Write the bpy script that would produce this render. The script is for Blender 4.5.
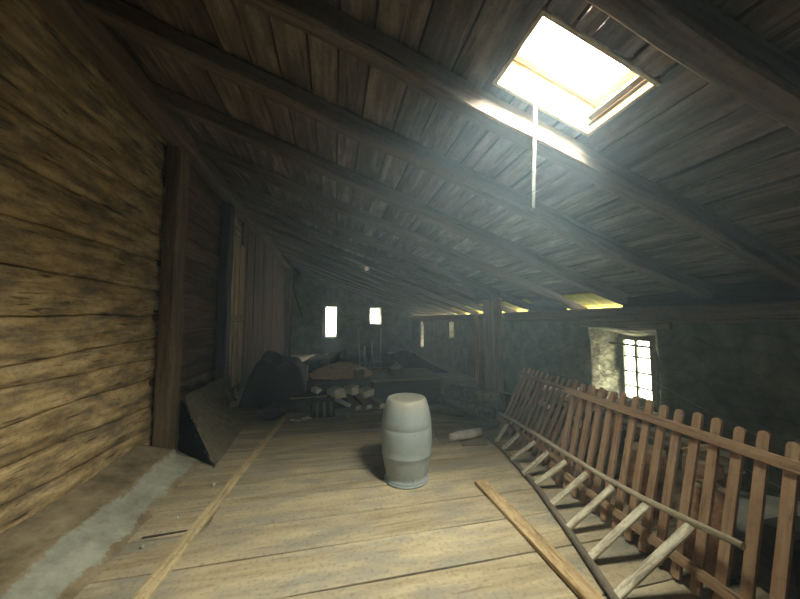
import bpy, bmesh, math, random
from mathutils import Vector, Matrix, noise

sc = bpy.context.scene
for o in list(bpy.data.objects):
    bpy.data.objects.remove(o)
C = sc.collection

# ------------------------------------------------------------------ camera
cam_d = bpy.data.cameras.new('camera')
cam_d.sensor_width = 36.0
cam_d.lens = 13.5
cam_d.clip_start = 0.02
cam = bpy.data.objects.new('camera', cam_d)
C.objects.link(cam)
cam.location = (0, 0, 1.6)
cam.rotation_euler = (math.radians(93.8), 0, math.radians(-12.2))
sc.camera = cam

# ------------------------------------------------------------------ daylight
w = bpy.data.worlds.new('daylight')
sc.world = w
w.use_nodes = True
wn = w.node_tree.nodes
bg = wn['Background']
# bright sky overhead, dimmer greenish surroundings towards the horizon and below it
_tc = wn.new('ShaderNodeTexCoord')
_sx = wn.new('ShaderNodeSeparateXYZ')
w.node_tree.links.new(_tc.outputs['Generated'], _sx.inputs[0])
_mr = wn.new('ShaderNodeMapRange')
_mr.interpolation_type = 'SMOOTHSTEP'
_mr.inputs['From Min'].default_value = 0.22
_mr.inputs['From Max'].default_value = 0.72
w.node_tree.links.new(_sx.outputs['Z'], _mr.inputs['Value'])
_mc = wn.new('ShaderNodeMixRGB')
_mc.inputs[1].default_value = (28, 27.4, 21, 1)
_mc.inputs[2].default_value = (125, 123, 112, 1)
w.node_tree.links.new(_mr.outputs[0], _mc.inputs[0])
# broad bright lobe added to the sky, aimed to shine through the skylight
_dt = wn.new('ShaderNodeVectorMath')
_dt.operation = 'DOT_PRODUCT'
w.node_tree.links.new(_tc.outputs['Generated'], _dt.inputs[0])
_dt.inputs[1].default_value = Vector((0.38, -0.55, 0.74)).normalized()
_m2 = wn.new('ShaderNodeMapRange')
_m2.interpolation_type = 'SMOOTHSTEP'
_m2.inputs['From Min'].default_value = 0.55
_m2.inputs['From Max'].default_value = 0.96
w.node_tree.links.new(_dt.outputs['Value'], _m2.inputs['Value'])
_ad = wn.new('ShaderNodeMixRGB')
_ad.blend_type = 'MIX'
_ad.inputs[2].default_value = (520, 503, 458, 1)
_m3 = wn.new('ShaderNodeMapRange')
_m3.interpolation_type = 'SMOOTHSTEP'
_m3.inputs['From Min'].default_value = 0.14
_m3.inputs['From Max'].default_value = 0.45
w.node_tree.links.new(_sx.outputs['Z'], _m3.inputs['Value'])
_pr = wn.new('ShaderNodeMath')
_pr.operation = 'MULTIPLY'
w.node_tree.links.new(_m2.outputs[0], _pr.inputs[0])
w.node_tree.links.new(_m3.outputs[0], _pr.inputs[1])
w.node_tree.links.new(_pr.outputs[0], _ad.inputs[0])
w.node_tree.links.new(_mc.outputs[0], _ad.inputs[1])
w.node_tree.links.new(_ad.outputs[0], bg.inputs[0])
bg.inputs[1].default_value = 1.0


def portal(name, loc, rot, sx, sy):
    l = bpy.data.lights.new(name, 'AREA')
    l.shape = 'RECTANGLE'
    l.size, l.size_y = sx, sy
    l.cycles.is_portal = True
    o = bpy.data.objects.new(name, l)
    o.location = loc
    o.rotation_euler = rot
    C.objects.link(o)


SLOPE = 0.36
HAZE = 0.009
TH = math.atan(SLOPE)
COS, SIN = math.cos(TH), math.sin(TH)


def roof_z(x):
    return 3.32 - SLOPE * x


portal('skylight_daylight', (1.225 + 0.27 * SIN, 1.32, roof_z(1.225) + 0.27 * COS), (0, TH, 0), 0.66, 0.4)
portal('window_daylight', (4.26, 3.45, 0.9), (0, math.radians(90), 0), 0.95, 0.5)

vs = sc.view_settings
vs.view_transform = 'Standard'
vs.look = 'None'
vs.exposure = 0.0
vs.gamma = 1.0
vs.use_curve_mapping = False
sc.cycles.use_denoising = True
sc.cycles.max_bounces = 8
sc.cycles.diffuse_bounces = 5
sc.cycles.volume_bounces = 0
sc.cycles.sample_clamp_indirect = 6.0

rng = random.Random(7)


# ------------------------------------------------------------------ materials
def nm(name):
    m = bpy.data.materials.new(name)
    m.use_nodes = True
    return m, m.node_tree.nodes, m.node_tree.links, m.node_tree.nodes['Principled BSDF']


def ramp(N, stops):
    r = N.new('ShaderNodeValToRGB')
    e = r.color_ramp.elements
    while len(e) > 1:
        e.remove(e[-1])
    e[0].position, e[0].color = stops[0][0], (*stops[0][1], 1)
    for p, c in stops[1:]:
        q = e.new(p)
        q.color = (*c, 1)
    return r


def wood(name, dark, mid, light, rough=0.85, grain=(1.6, 26), stain=None, stain_amt=0.5, bump=0.5, fine=1.0, stain_scale=1.3, tint=0.16, crack=(2.2, 34, 0.45)):
    """Grain runs along the U coordinate, which every board carries in metres."""
    m, N, L, b = nm(name)
    uv = N.new('ShaderNodeUVMap')
    mp = N.new('ShaderNodeMapping')
    mp.inputs['Scale'].default_value = (grain[0], grain[1], 1)
    L.new(uv.outputs[0], mp.inputs[0])
    n1 = N.new('ShaderNodeTexNoise')
    n1.inputs['Scale'].default_value = 1.0
    n1.inputs['Detail'].default_value = 9
    n1.inputs['Roughness'].default_value = 0.68
    n1.inputs['Distortion'].default_value = 0.3
    L.new(mp.outputs[0], n1.inputs['Vector'])
    r = ramp(N, [(0.30, dark), (0.48, mid), (0.72, light)])
    L.new(n1.outputs['Fac'], r.inputs[0])
    col = r.outputs[0]
    tc = N.new('ShaderNodeNewGeometry')
    n2 = N.new('ShaderNodeTexNoise')
    n2.inputs['Scale'].default_value = stain_scale
    n2.inputs['Detail'].default_value = 8
    n2.inputs['Roughness'].default_value = 0.62
    mp2 = N.new('ShaderNodeMapping')
    mp2.inputs['Scale'].default_value = (1.0, 3.2, 1)
    L.new(uv.outputs[0], mp2.inputs[0])
    L.new(mp2.outputs[0], n2.inputs['Vector'])
    mp4 = N.new('ShaderNodeMapping')
    mp4.inputs['Scale'].default_value = (crack[0], crack[1], 1)
    L.new(uv.outputs[0], mp4.inputs[0])
    n4 = N.new('ShaderNodeTexNoise')
    n4.inputs['Scale'].default_value = 1.0
    n4.inputs['Detail'].default_value = 5
    n4.inputs['Roughness'].default_value = 0.6
    L.new(mp4.outputs[0], n4.inputs['Vector'])
    r4 = ramp(N, [(0.34, (crack[2],) * 3), (0.41, (1, 1, 1)), (0.60, (1, 1, 1)), (0.72, (1.25, 1.24, 1.2))])
    L.new(n4.outputs['Fac'], r4.inputs[0])
    if stain:
        r2 = ramp(N, [(0.45, (0, 0, 0)), (0.62, (stain_amt,) * 3)])
        L.new(n2.outputs['Fac'], r2.inputs[0])
        mx = N.new('ShaderNodeMixRGB')
        L.new(r2.outputs[0], mx.inputs[0])
        L.new(col, mx.inputs[1])
        mx.inputs[2].default_value = (*stain, 1)
        col = mx.outputs[0]
    # speckle of dust and worm holes
    n3 = N.new('ShaderNodeTexNoise')
    n3.inputs['Scale'].default_value = 38
    n3.inputs['Detail'].default_value = 4
    L.new(tc.outputs['Position'], n3.inputs['Vector'])
    r3 = ramp(N, [(0.30, (0.74, 0.72, 0.69)), (0.48, (1, 1, 1))])
    L.new(n3.outputs['Fac'], r3.inputs[0])
    mu = N.new('ShaderNodeMixRGB')
    mu.blend_type = 'MULTIPLY'
    mu.inputs[0].default_value = fine
    L.new(col, mu.inputs[1])
    L.new(r3.outputs[0], mu.inputs[2])
    mu4 = N.new('ShaderNodeMixRGB')
    mu4.blend_type = 'MULTIPLY'
    mu4.inputs[0].default_value = 1.0
    L.new(mu.outputs[0], mu4.inputs[1])
    L.new(r4.outputs[0], mu4.inputs[2])
    mu = mu4
    at = N.new('ShaderNodeAttribute')
    at.attribute_name = 'tint'
    ma = N.new('ShaderNodeMapRange')
    ma.inputs['To Min'].default_value = 1 - tint
    ma.inputs['To Max'].default_value = 1 + tint
    L.new(at.outputs['Fac'], ma.inputs['Value'])
    sc2 = N.new('ShaderNodeVectorMath')
    sc2.operation = 'SCALE'
    L.new(mu.outputs[0], sc2.inputs[0])
    L.new(ma.outputs[0], sc2.inputs['Scale'])
    L.new(sc2.outputs[0], b.inputs['Base Color'])
    b.inputs['Roughness'].default_value = rough
    b.inputs['Specular IOR Level'].default_value = 0.25
    bp = N.new('ShaderNodeBump')
    bp.inputs['Strength'].default_value = bump
    bp.inputs['Distance'].default_value = 0.02
    L.new(n1.outputs['Fac'], bp.inputs['Height'])
    L.new(bp.outputs[0], b.inputs['Normal'])
    return m


def stone(name, dark, mid, light, scale=3.0, bump=0.8, rough=0.95, vor=True, vm=0.3, vs=3.4):
    m, N, L, b = nm(name)
    g = N.new('ShaderNodeNewGeometry')
    n1 = N.new('ShaderNodeTexNoise')
    n1.inputs['Scale'].default_value = scale
    n1.inputs['Detail'].default_value = 10
    n1.inputs['Roughness'].default_value = 0.7
    L.new(g.outputs['Position'], n1.inputs['Vector'])
    r = ramp(N, [(0.32, dark), (0.5, mid), (0.7, light)])
    L.new(n1.outputs['Fac'], r.inputs[0])
    col = r.outputs[0]
    h = n1.outputs['Fac']
    if vor:
        v = N.new('ShaderNodeTexVoronoi')
        v.feature = 'DISTANCE_TO_EDGE'
        v.inputs['Scale'].default_value = vs
        mp = N.new('ShaderNodeMapping')
        mp.inputs['Scale'].default_value = (1, 1, 2.0)
        n0 = N.new('ShaderNodeMixRGB')
        n0.inputs[0].default_value = 0.16
        L.new(g.outputs['Position'], n0.inputs[1])
        L.new(n1.outputs['Color'], n0.inputs[2])
        L.new(n0.outputs[0], mp.inputs[0])
        L.new(mp.outputs[0], v.inputs['Vector'])
        rv = ramp(N, [(0.0, (0.45, 0.45, 0.42)), (0.09, (1, 1, 1))])
        L.new(v.outputs['Distance'], rv.inputs[0])
        mu = N.new('ShaderNodeMixRGB')
        mu.blend_type = 'MULTIPLY'
        mu.inputs[0].default_value = vm
        L.new(col, mu.inputs[1])
        L.new(rv.outputs[0], mu.inputs[2])
        col = mu.outputs[0]
        ad = N.new('ShaderNodeMath')
        ad.operation = 'MULTIPLY_ADD'
        ad.inputs[1].default_value = 1.0
        cl = N.new('ShaderNodeClamp')
        cl.inputs['Max'].default_value = 0.12
        L.new(v.outputs['Distance'], cl.inputs[0])
        ml = N.new('ShaderNodeMath')
        ml.operation = 'MULTIPLY'
        ml.inputs[1].default_value = 1.5
        L.new(cl.outputs[0], ml.inputs[0])
        L.new(n1.outputs['Fac'], ad.inputs[0])
        L.new(ml.outputs[0], ad.inputs[2])
        h = ad.outputs[0]
    L.new(col, b.inputs['Base Color'])
    b.inputs['Roughness'].default_value = rough
    b.inputs['Specular IOR Level'].default_value = 0.15
    bp = N.new('ShaderNodeBump')
    bp.inputs['Strength'].default_value = bump
    bp.inputs['Distance'].default_value = 0.03
    L.new(h, bp.inputs['Height'])
    L.new(bp.outputs[0], b.inputs['Normal'])
    return m


def plain(name, col, rough=0.6, metal=0.0, var=0.25, scale=12.0, bump=0.15):
    m, N, L, b = nm(name)
    g = N.new('ShaderNodeTexCoord')
    n1 = N.new('ShaderNodeTexNoise')
    n1.inputs['Scale'].default_value = scale
    n1.inputs['Detail'].default_value = 6
    L.new(g.outputs['Object'], n1.inputs['Vector'])
    r = ramp(N, [(0.3, tuple(c * (1 - var) for c in col)), (0.7, tuple(min(1, c * (1 + var)) for c in col))])
    L.new(n1.outputs['Fac'], r.inputs[0])
    L.new(r.outputs[0], b.inputs['Base Color'])
    b.inputs['Roughness'].default_value = rough
    b.inputs['Metallic'].default_value = metal
    bp = N.new('ShaderNodeBump')
    bp.inputs['Strength'].default_value = bump
    bp.inputs['Distance'].default_value = 0.01
    L.new(n1.outputs['Fac'], bp.inputs['Height'])
    L.new(bp.outputs[0], b.inputs['Normal'])
    return m


M = {}
M['wall_wood'] = wood('hewn_wall_wood', (0.13, 0.088, 0.045), (0.46, 0.33, 0.17), (0.76, 0.59, 0.34), grain=(2.2, 9), stain=(0.15, 0.12, 0.085), stain_amt=0.85, bump=1.0, stain_scale=2.4, crack=(3.0, 26, 0.3))
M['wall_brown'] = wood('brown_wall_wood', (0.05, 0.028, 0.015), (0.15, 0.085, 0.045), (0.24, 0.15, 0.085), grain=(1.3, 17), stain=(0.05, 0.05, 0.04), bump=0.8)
M['floor_wood'] = wood('floor_wood', (0.23, 0.175, 0.11), (0.39, 0.325, 0.215), (0.50, 0.42, 0.285), grain=(0.7, 7), stain=(0.25, 0.235, 0.195), stain_amt=0.9, bump=0.25, stain_scale=1.5, tint=0.12, crack=(1.5, 22, 0.72))
M['roof_wood'] = wood('roof_board_wood', (0.055, 0.038, 0.028), (0.19, 0.143, 0.11), (0.44, 0.36, 0.28), grain=(1.3, 10), stain=(0.12, 0.095, 0.08), stain_amt=0.7, bump=0.9, stain_scale=2.6, tint=0.28)
M['rafter_wood'] = wood('rafter_wood', (0.07, 0.05, 0.038), (0.16, 0.12, 0.095), (0.25, 0.20, 0.16), grain=(1.0, 16), stain=(0.22, 0.13, 0.08), stain_amt=0.5, bump=0.6)
M['post_wood'] = wood('post_wood', (0.07, 0.045, 0.025), (0.20, 0.135, 0.075), (0.32, 0.23, 0.135), grain=(1.2, 18), stain=(0.09, 0.075, 0.055), stain_amt=0.6, bump=0.7)
M['door_wood'] = wood('brown_door_wood', (0.22, 0.14, 0.08), (0.46, 0.31, 0.18), (0.62, 0.47, 0.29), grain=(1.2, 18), bump=0.6)
M['post_red'] = wood('reddish_post_wood', (0.34, 0.20, 0.14), (0.58, 0.36, 0.26), (0.68, 0.47, 0.35), grain=(1.2, 16), bump=0.5)
M['dark_wood'] = wood('dark_old_wood', (0.02, 0.018, 0.016), (0.05, 0.045, 0.04), (0.09, 0.08, 0.07), grain=(1.2, 16), bump=0.6)
M['fence_wood'] = wood('fence_wood', (0.24, 0.145, 0.085), (0.42, 0.275, 0.17), (0.54, 0.38, 0.24), grain=(2.0, 30), stain=(0.30, 0.16, 0.105), stain_amt=0.5, bump=0.3, fine=0.7)
M['ladder_wood'] = wood('ladder_pole_wood', (0.20, 0.165, 0.115), (0.40, 0.34, 0.25), (0.55, 0.48, 0.36), grain=(2, 30), bump=0.4)
M['ladder_dark'] = wood('ladder_dark_wood', (0.08, 0.065, 0.05), (0.17, 0.14, 0.11), (0.27, 0.23, 0.18), grain=(2, 30), bump=0.4)
M['rung_wood'] = wood('rung_wood', (0.30, 0.26, 0.19), (0.72, 0.67, 0.52), (0.85, 0.80, 0.66), grain=(3, 34), stain=(0.33, 0.27, 0.19), stain_amt=0.7, bump=0.4, stain_scale=7)
M['new_wood'] = wood('pale_board_wood', (0.33, 0.22, 0.11), (0.52, 0.38, 0.21), (0.66, 0.51, 0.31), grain=(1.4, 22), stain=(0.28, 0.18, 0.09), stain_amt=0.7, bump=0.3, stain_scale=6)
M['lath_wood'] = wood('lath_wood', (0.36, 0.27, 0.15), (0.58, 0.46, 0.27), (0.74, 0.61, 0.40), grain=(1.0, 40), stain=(0.3, 0.24, 0.15), stain_amt=0.7, bump=0.35, stain_scale=4)
M['junk_wood'] = wood('grey_scrap_wood', (0.10, 0.075, 0.05), (0.24, 0.19, 0.135), (0.38, 0.32, 0.24), grain=(1.5, 20), bump=0.5)
M['soffit_lit'] = wood('eave_bounce_yellow', (0.42, 0.36, 0.03), (0.66, 0.60, 0.06), (0.8, 0.74, 0.12), grain=(1, 12), bump=0.3)  # yellow of light bounced up under the eaves, put into the board colour
M['bark'] = stone('log_bark', (0.06, 0.04, 0.028), (0.15, 0.105, 0.07), (0.27, 0.2, 0.14), scale=14, vor=False)
M['stump'] = stone('reddish_stump_bark', (0.16, 0.08, 0.045), (0.44, 0.25, 0.14), (0.66, 0.45, 0.28), scale=10, vor=False)
M['endgrain'] = plain('cut_log_end', (0.42, 0.33, 0.20), 0.9, var=0.35, scale=20)
M['white_wood'] = plain('white_split_wood', (0.78, 0.74, 0.66), 0.85, var=0.2, scale=10)
M['stone'] = stone('plastered_rubble', (0.095, 0.10, 0.08), (0.17, 0.175, 0.14), (0.27, 0.27, 0.215), scale=3.2)
M['stone_pale'] = stone('bare_reveal_stone', (0.12, 0.115, 0.08), (0.30, 0.285, 0.215), (0.56, 0.52, 0.41), scale=9, bump=1.0, vm=0.95, vs=8)
M['plaster'] = stone('grey_sill_plaster', (0.27, 0.28, 0.23), (0.42, 0.43, 0.37), (0.55, 0.56, 0.48), scale=4.5, bump=0.5, vor=False)
M['earth'] = stone('dusty_ledge', (0.12, 0.095, 0.062), (0.22, 0.18, 0.12), (0.32, 0.27, 0.19), scale=5, bump=0.7, vor=False)


def ledge_material():
    m, N, L, b = nm('dusty_plaster_ledge')
    g = N.new('ShaderNodeNewGeometry')
    sx = N.new('ShaderNodeSeparateXYZ')
    L.new(g.outputs['Position'], sx.inputs[0])
    n1 = N.new('ShaderNodeTexNoise')
    n1.inputs['Scale'].default_value = 4.0
    n1.inputs['Detail'].default_value = 10
    n1.inputs['Roughness'].default_value = 0.7
    L.new(g.outputs['Position'], n1.inputs['Vector'])
    ra = ramp(N, [(0.32, (0.13, 0.10, 0.065)), (0.5, (0.25, 0.205, 0.135)), (0.68, (0.37, 0.31, 0.215))])
    rb = ramp(N, [(0.32, (0.20, 0.20, 0.165)), (0.5, (0.31, 0.315, 0.265)), (0.68, (0.44, 0.44, 0.38))])
    L.new(n1.outputs['Fac'], ra.inputs[0])
    L.new(n1.outputs['Fac'], rb.inputs[0])
    n2 = N.new('ShaderNodeTexNoise')
    n2.inputs['Scale'].default_value = 4.2
    n2.inputs['Detail'].default_value = 10
    n2.inputs['Roughness'].default_value = 0.72
    L.new(g.outputs['Position'], n2.inputs['Vector'])
    ad = N.new('ShaderNodeMath')
    ad.operation = 'MULTIPLY_ADD'
    ad.inputs[1].default_value = 0.25
    L.new(n2.outputs['Fac'], ad.inputs[0])
    L.new(sx.outputs['X'], ad.inputs[2])
    mr = N.new('ShaderNodeMapRange')
    mr.inputs['From Min'].default_value = -1.585
    mr.inputs['From Max'].default_value = -1.57
    L.new(ad.outputs[0], mr.inputs['Value'])
    mr2 = N.new('ShaderNodeMapRange')
    mr2.inputs['From Min'].default_value = -1.36
    mr2.inputs['From Max'].default_value = -1.345
    mr2.inputs['To Min'].default_value = 1
    mr2.inputs['To Max'].default_value = 0
    L.new(ad.outputs[0], mr2.inputs['Value'])
    ml = N.new('ShaderNodeMath')
    ml.operation = 'MULTIPLY'
    L.new(mr.outputs[0], ml.inputs[0])
    L.new(mr2.outputs[0], ml.inputs[1])
    mx = N.new('ShaderNodeMixRGB')
    L.new(ml.outputs[0], mx.inputs[0])
    L.new(ra.outputs[0], mx.inputs[1])
    L.new(rb.outputs[0], mx.inputs[2])
    L.new(mx.outputs[0], b.inputs['Base Color'])
    b.inputs['Roughness'].default_value = 0.95
    b.inputs['Specular IOR Level'].default_value = 0.1
    bp = N.new('ShaderNodeBump')
    bp.inputs['Strength'].default_value = 0.8
    bp.inputs['Distance'].default_value = 0.03
    L.new(n1.outputs['Fac'], bp.inputs['Height'])
    L.new(bp.outputs[0], b.inputs['Normal'])
    return m


M['ledge'] = ledge_material()
M['dark_void'] = plain('underfloor_and_gap_shade', (0.012, 0.011, 0.01), 1.0, var=0.2)  # near-black for the underfloor; also paints the shade beside the mat
M['sheet'] = stone('ribbed_mat_weave', (0.10, 0.085, 0.058), (0.16, 0.14, 0.095), (0.22, 0.19, 0.135), scale=12, bump=0.4, vor=False)
M['sheet_dark'] = plain('mat_underside_shade', (0.02, 0.018, 0.015), 0.95)  # mat underside painted near-black so the gap behind it stays dark
M['tarp'] = plain('black_tarpaulin', (0.017, 0.018, 0.017), 0.75, var=0.3, scale=5, bump=0.4)
M['sack'] = stone('grey_sacking', (0.04, 0.04, 0.036), (0.07, 0.07, 0.062), (0.11, 0.105, 0.09), scale=9, vor=False)
M['pale_steel'] = plain('pale_steel_strip', (0.10, 0.105, 0.105), 0.5, 0.2, 0.15, 30)
M['steel'] = plain('grey_steel', (0.45, 0.46, 0.46), 0.45, 0.7, 0.2, 30)
M['iron'] = plain('dark_iron', (0.05, 0.05, 0.045), 0.6, 0.5, 0.3, 30)
M['white_paint'] = plain('white_painted_metal', (0.80, 0.82, 0.80), 0.5, 0.0, 0.1, 25)
M['frame_paint'] = plain('weathered_window_paint', (0.12, 0.12, 0.085), 0.7, 0.0, 0.25, 20)
M['chips'] = wood('wood_chips', (0.5, 0.33, 0.19), (0.78, 0.60, 0.40), (0.9, 0.76, 0.56), grain=(10, 40), bump=0.3)
M['wire'] = plain('rusty_wire', (0.30, 0.29, 0.26), 0.5, 0.5, 0.3, 30)
M['green_crate'] = plain('dark_green_plastic', (0.018, 0.035, 0.03), 0.5, 0.0, 0.2, 10)


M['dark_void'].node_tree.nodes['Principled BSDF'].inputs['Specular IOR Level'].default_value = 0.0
M['debris_dark'] = plain('very_dark_debris', (0.035, 0.033, 0.028), 1.0, var=0.4, scale=6, bump=0.5)  # very dark base colour of the debris bank


def barrel_material():
    m, N, L, b = nm('grey_blue_plastic')
    tc = N.new('ShaderNodeTexCoord')
    sep = N.new('ShaderNodeSeparateXYZ')
    L.new(tc.outputs['Object'], sep.inputs[0])
    n1 = N.new('ShaderNodeTexNoise')
    n1.inputs['Scale'].default_value = 7
    n1.inputs['Detail'].default_value = 8
    L.new(tc.outputs['Object'], n1.inputs['Vector'])
    r = ramp(N, [(0.3, (0.27, 0.315, 0.335)), (0.7, (0.345, 0.395, 0.41))])
    L.new(n1.outputs['Fac'], r.inputs[0])
    # dirt: speckles low on the wall, brown dust on the lid
    n2 = N.new('ShaderNodeTexNoise')
    n2.inputs['Scale'].default_value = 45
    n2.inputs['Detail'].default_value = 3
    L.new(tc.outputs['Object'], n2.inputs['Vector'])
    low = N.new('ShaderNodeMapRange')
    low.inputs['From Min'].default_value = 0.30
    low.inputs['From Max'].default_value = 0.0
    low.inputs['To Min'].default_value = 0.0
    low.inputs['To Max'].default_value = 0.05
    L.new(sep.outputs['Z'], low.inputs['Value'])
    ad = N.new('ShaderNodeMath')
    ad.operation = 'ADD'
    L.new(n2.outputs['Fac'], ad.inputs[0])
    L.new(low.outputs[0], ad.inputs[1])
    rs = ramp(N, [(0.66, (0, 0, 0)), (0.72, (0.75, 0.75, 0.75))])
    L.new(ad.outputs[0], rs.inputs[0])
    mx = N.new('ShaderNodeMixRGB')
    L.new(rs.outputs[0], mx.inputs[0])
    L.new(r.outputs[0], mx.inputs[1])
    mx.inputs[2].default_value = (0.14, 0.13, 0.11, 1)
    top = N.new('ShaderNodeMapRange')
    top.inputs['From Min'].default_value = 0.66
    top.inputs['From Max'].default_value = 0.80
    top.inputs['To Max'].default_value = 0.75
    L.new(sep.outputs['Z'], top.inputs['Value'])
    mx2 = N.new('ShaderNodeMixRGB')
    L.new(top.outputs[0], mx2.inputs[0])
    L.new(mx.outputs[0], mx2.inputs[1])
    mx2.inputs[2].default_value = (0.42, 0.39, 0.30, 1)
    L.new(mx2.outputs[0], b.inputs['Base Color'])
    b.inputs['Roughness'].default_value = 0.5
    return m


M['barrel'] = barrel_material()


def glass_material():
    m = bpy.data.materials.new('dusty_window_glass')
    m.use_nodes = True
    N, L = m.node_tree.nodes, m.node_tree.links
    N.clear()
    o = N.new('ShaderNodeOutputMaterial')
    t = N.new('ShaderNodeBsdfTransparent')
    t.inputs[0].default_value = (0.93, 0.95, 0.90, 1)
    g = N.new('ShaderNodeBsdfGlossy')
    g.inputs['Roughness'].default_value = 0.15
    mx = N.new('ShaderNodeMixShader')
    mx.inputs[0].default_value = 0.06
    L.new(t.outputs[0], mx.inputs[1])
    L.new(g.outputs[0], mx.inputs[2])
    L.new(mx.outputs[0], o.inputs[0])
    return m


M['glass'] = glass_material()


# ------------------------------------------------------------------ mesh helpers
class MB:
    """A bmesh with a UV layer in metres; build() links it as one object."""

    def __init__(self):
        self.bm = bmesh.new()
        self.uv = self.bm.loops.layers.uv.new('UVMap')
        self.tl = self.bm.loops.layers.float_color.new('tint')
        self.tint = 0.5
        self.trnd = random.Random(3)
        self.mats = []

    def mi(self, m):
        if m not in self.mats:
            self.mats.append(m)
        return self.mats.index(m)

    def beam(self, p0, p1, w, h, up=(0, 0, 1), seg=None, jit=0.004, ch=0.12, mat=None, cap=None, taper=1.0, nside=2, amp=None, freq=2.5, bow=0.0, rnd=False):
        """Bar from p0 to p1, w across, h along up. nside: face subdivisions. amp: noise displacement."""
        p0, p1, up = Vector(p0), Vector(p1), Vector(up)
        d = p1 - p0
        Ln = d.length
        d.normalize()
        s = d.cross(up).normalized()
        u = s.cross(d).normalized()
        seg = seg or max(1, min(60, int(Ln / 0.25)))
        prof = []
        if rnd:
            k = rnd if isinstance(rnd, int) and rnd > 4 else 10
            for i in range(k):
                a = 2 * math.pi * i / k
                prof.append((math.cos(a) * w / 2, math.sin(a) * h / 2))
        else:
            c = ch * min(w, h)
            corners = [(-1, -1), (1, -1), (1, 1), (-1, 1)]
            for i in range(4):
                a, b2 = corners[i], corners[(i + 1) % 4]
                A = Vector((a[0] * w / 2, a[1] * h / 2))
                B = Vector((b2[0] * w / 2, b2[1] * h / 2))
                dd = (B - A).normalized()
                A2, B2 = A + dd * c, B - dd * c
                for j in range(nside):
                    t = j / (nside - 1) if nside > 1 else 0.5
                    q = A2.lerp(B2, t)
                    prof.append((q.x, q.y))
        n = len(prof)
        per = [0.0]
        for i in range(n):
            a, b2 = prof[i], prof[(i + 1) % n]
            per.append(per[-1] + math.hypot(a[0] - b2[0], a[1] - b2[1]))
        tv = self.trnd.random()
        ou, ov = rng.uniform(0, 50), rng.uniform(0, 50)
        so = Vector((rng.uniform(0, 99), rng.uniform(0, 99), rng.uniform(0, 99)))
        rings = []
        for k in range(seg + 1):
            t = k / seg
            base = p0 + d * (Ln * t) + u * (bow * math.sin(math.pi * t))
            sc_ = 1 + (taper - 1) * t
            jw = noise.noise(so + Vector((t * Ln * 1.3, 0, 0))) * jit * 2
            ju = noise.noise(so + Vector((0, t * Ln * 1.3, 5))) * jit * 2
            ring = []
            for i, (a, b2) in enumerate(prof):
                q = base + s * (a * sc_ + jw) + u * (b2 * sc_ + ju)
                if amp:
                    nn = noise.noise_vector(so + Vector((t * Ln * freq * 0.6, a * freq * 4, b2 * freq * 4)))
                    q = q + nn * amp
                ring.append(self.bm.verts.new(q))
            rings.append(ring)
        m_i = self.mi(mat) if mat else 0
        for k in range(seg):
            for i in range(n):
                j = (i + 1) % n
                try:
                    f = self.bm.faces.new((rings[k][i], rings[k][j], rings[k + 1][j], rings[k + 1][i]))
                except ValueError:
                    continue
                f.material_index = m_i
                f.smooth = bool(rnd)
                v0, v1 = per[i] + ov, per[i + 1] + ov
                x0, x1 = k / seg * Ln + ou, (k + 1) / seg * Ln + ou
                for lp, c2 in zip(f.loops, ((x0, v0), (x0, v1), (x1, v1), (x1, v0))):
                    lp[self.uv].uv = c2
                    lp[self.tl] = (tv, tv, tv, 1)
        c_i = self.mi(cap) if cap else m_i
        for ring, rev in ((rings[0], True), (rings[-1], False)):
            f = self.bm.faces.new(list(reversed(ring)) if rev else ring)
            f.material_index = c_i
            for lp in f.loops:
                v = lp.vert.co
                lp[self.uv].uv = ((v - p0).dot(s) + ou, (v - p0).dot(u) + ov)
        return self

    def box(self, lo, hi, mat=None, **kw):
        """Axis box laid along its longest horizontal side."""
        lo, hi = Vector(lo), Vector(hi)
        s = hi - lo
        c = (lo + hi) / 2
        if s.x >= s.y and s.x >= s.z:
            return self.beam((lo.x, c.y, c.z), (hi.x, c.y, c.z), s.y, s.z, mat=mat, **kw)
        if s.y >= s.z:
            return self.beam((c.x, lo.y, c.z), (c.x, hi.y, c.z), s.x, s.z, mat=mat, **kw)
        return self.beam((c.x, c.y, lo.z), (c.x, c.y, hi.z), s.y, s.x, up=(1, 0, 0), mat=mat, **kw)

    def tube(self, pts, r, mat=None, k=10, cap=None, flat=1.0, amp=0.0):
        pts = [Vector(p) for p in pts]
        rs = r if isinstance(r, (list, tuple)) else [r] * len(pts)
        ou, ov = rng.uniform(0, 50), rng.uniform(0, 50)
        rings = []
        Ls = 0
        prev = None
        us = []
        for i, p in enumerate(pts):
            d = (pts[min(i + 1, len(pts) - 1)] - pts[max(i - 1, 0)]).normalized()
            if prev is None:
                ref = Vector((0, 0, 1)) if abs(d.z) < 0.9 else Vector((1, 0, 0))
                s = d.cross(ref).normalized()
            else:
                s = (prev - d * prev.dot(d)).normalized()
            prev = s
            u = s.cross(d).normalized()
            if i:
                Ls += (p - pts[i - 1]).length
            us.append(Ls)
            ring = []
            for j in range(k):
                a = 2 * math.pi * j / k
                q = p + s * math.cos(a) * rs[i] + u * math.sin(a) * rs[i] * flat
                if amp:
                    q = q + noise.noise_vector(q * 6 + Vector((ou, ov, 0))) * amp
                ring.append(self.bm.verts.new(q))
            rings.append(ring)
        m_i = self.mi(mat) if mat else 0
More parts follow.
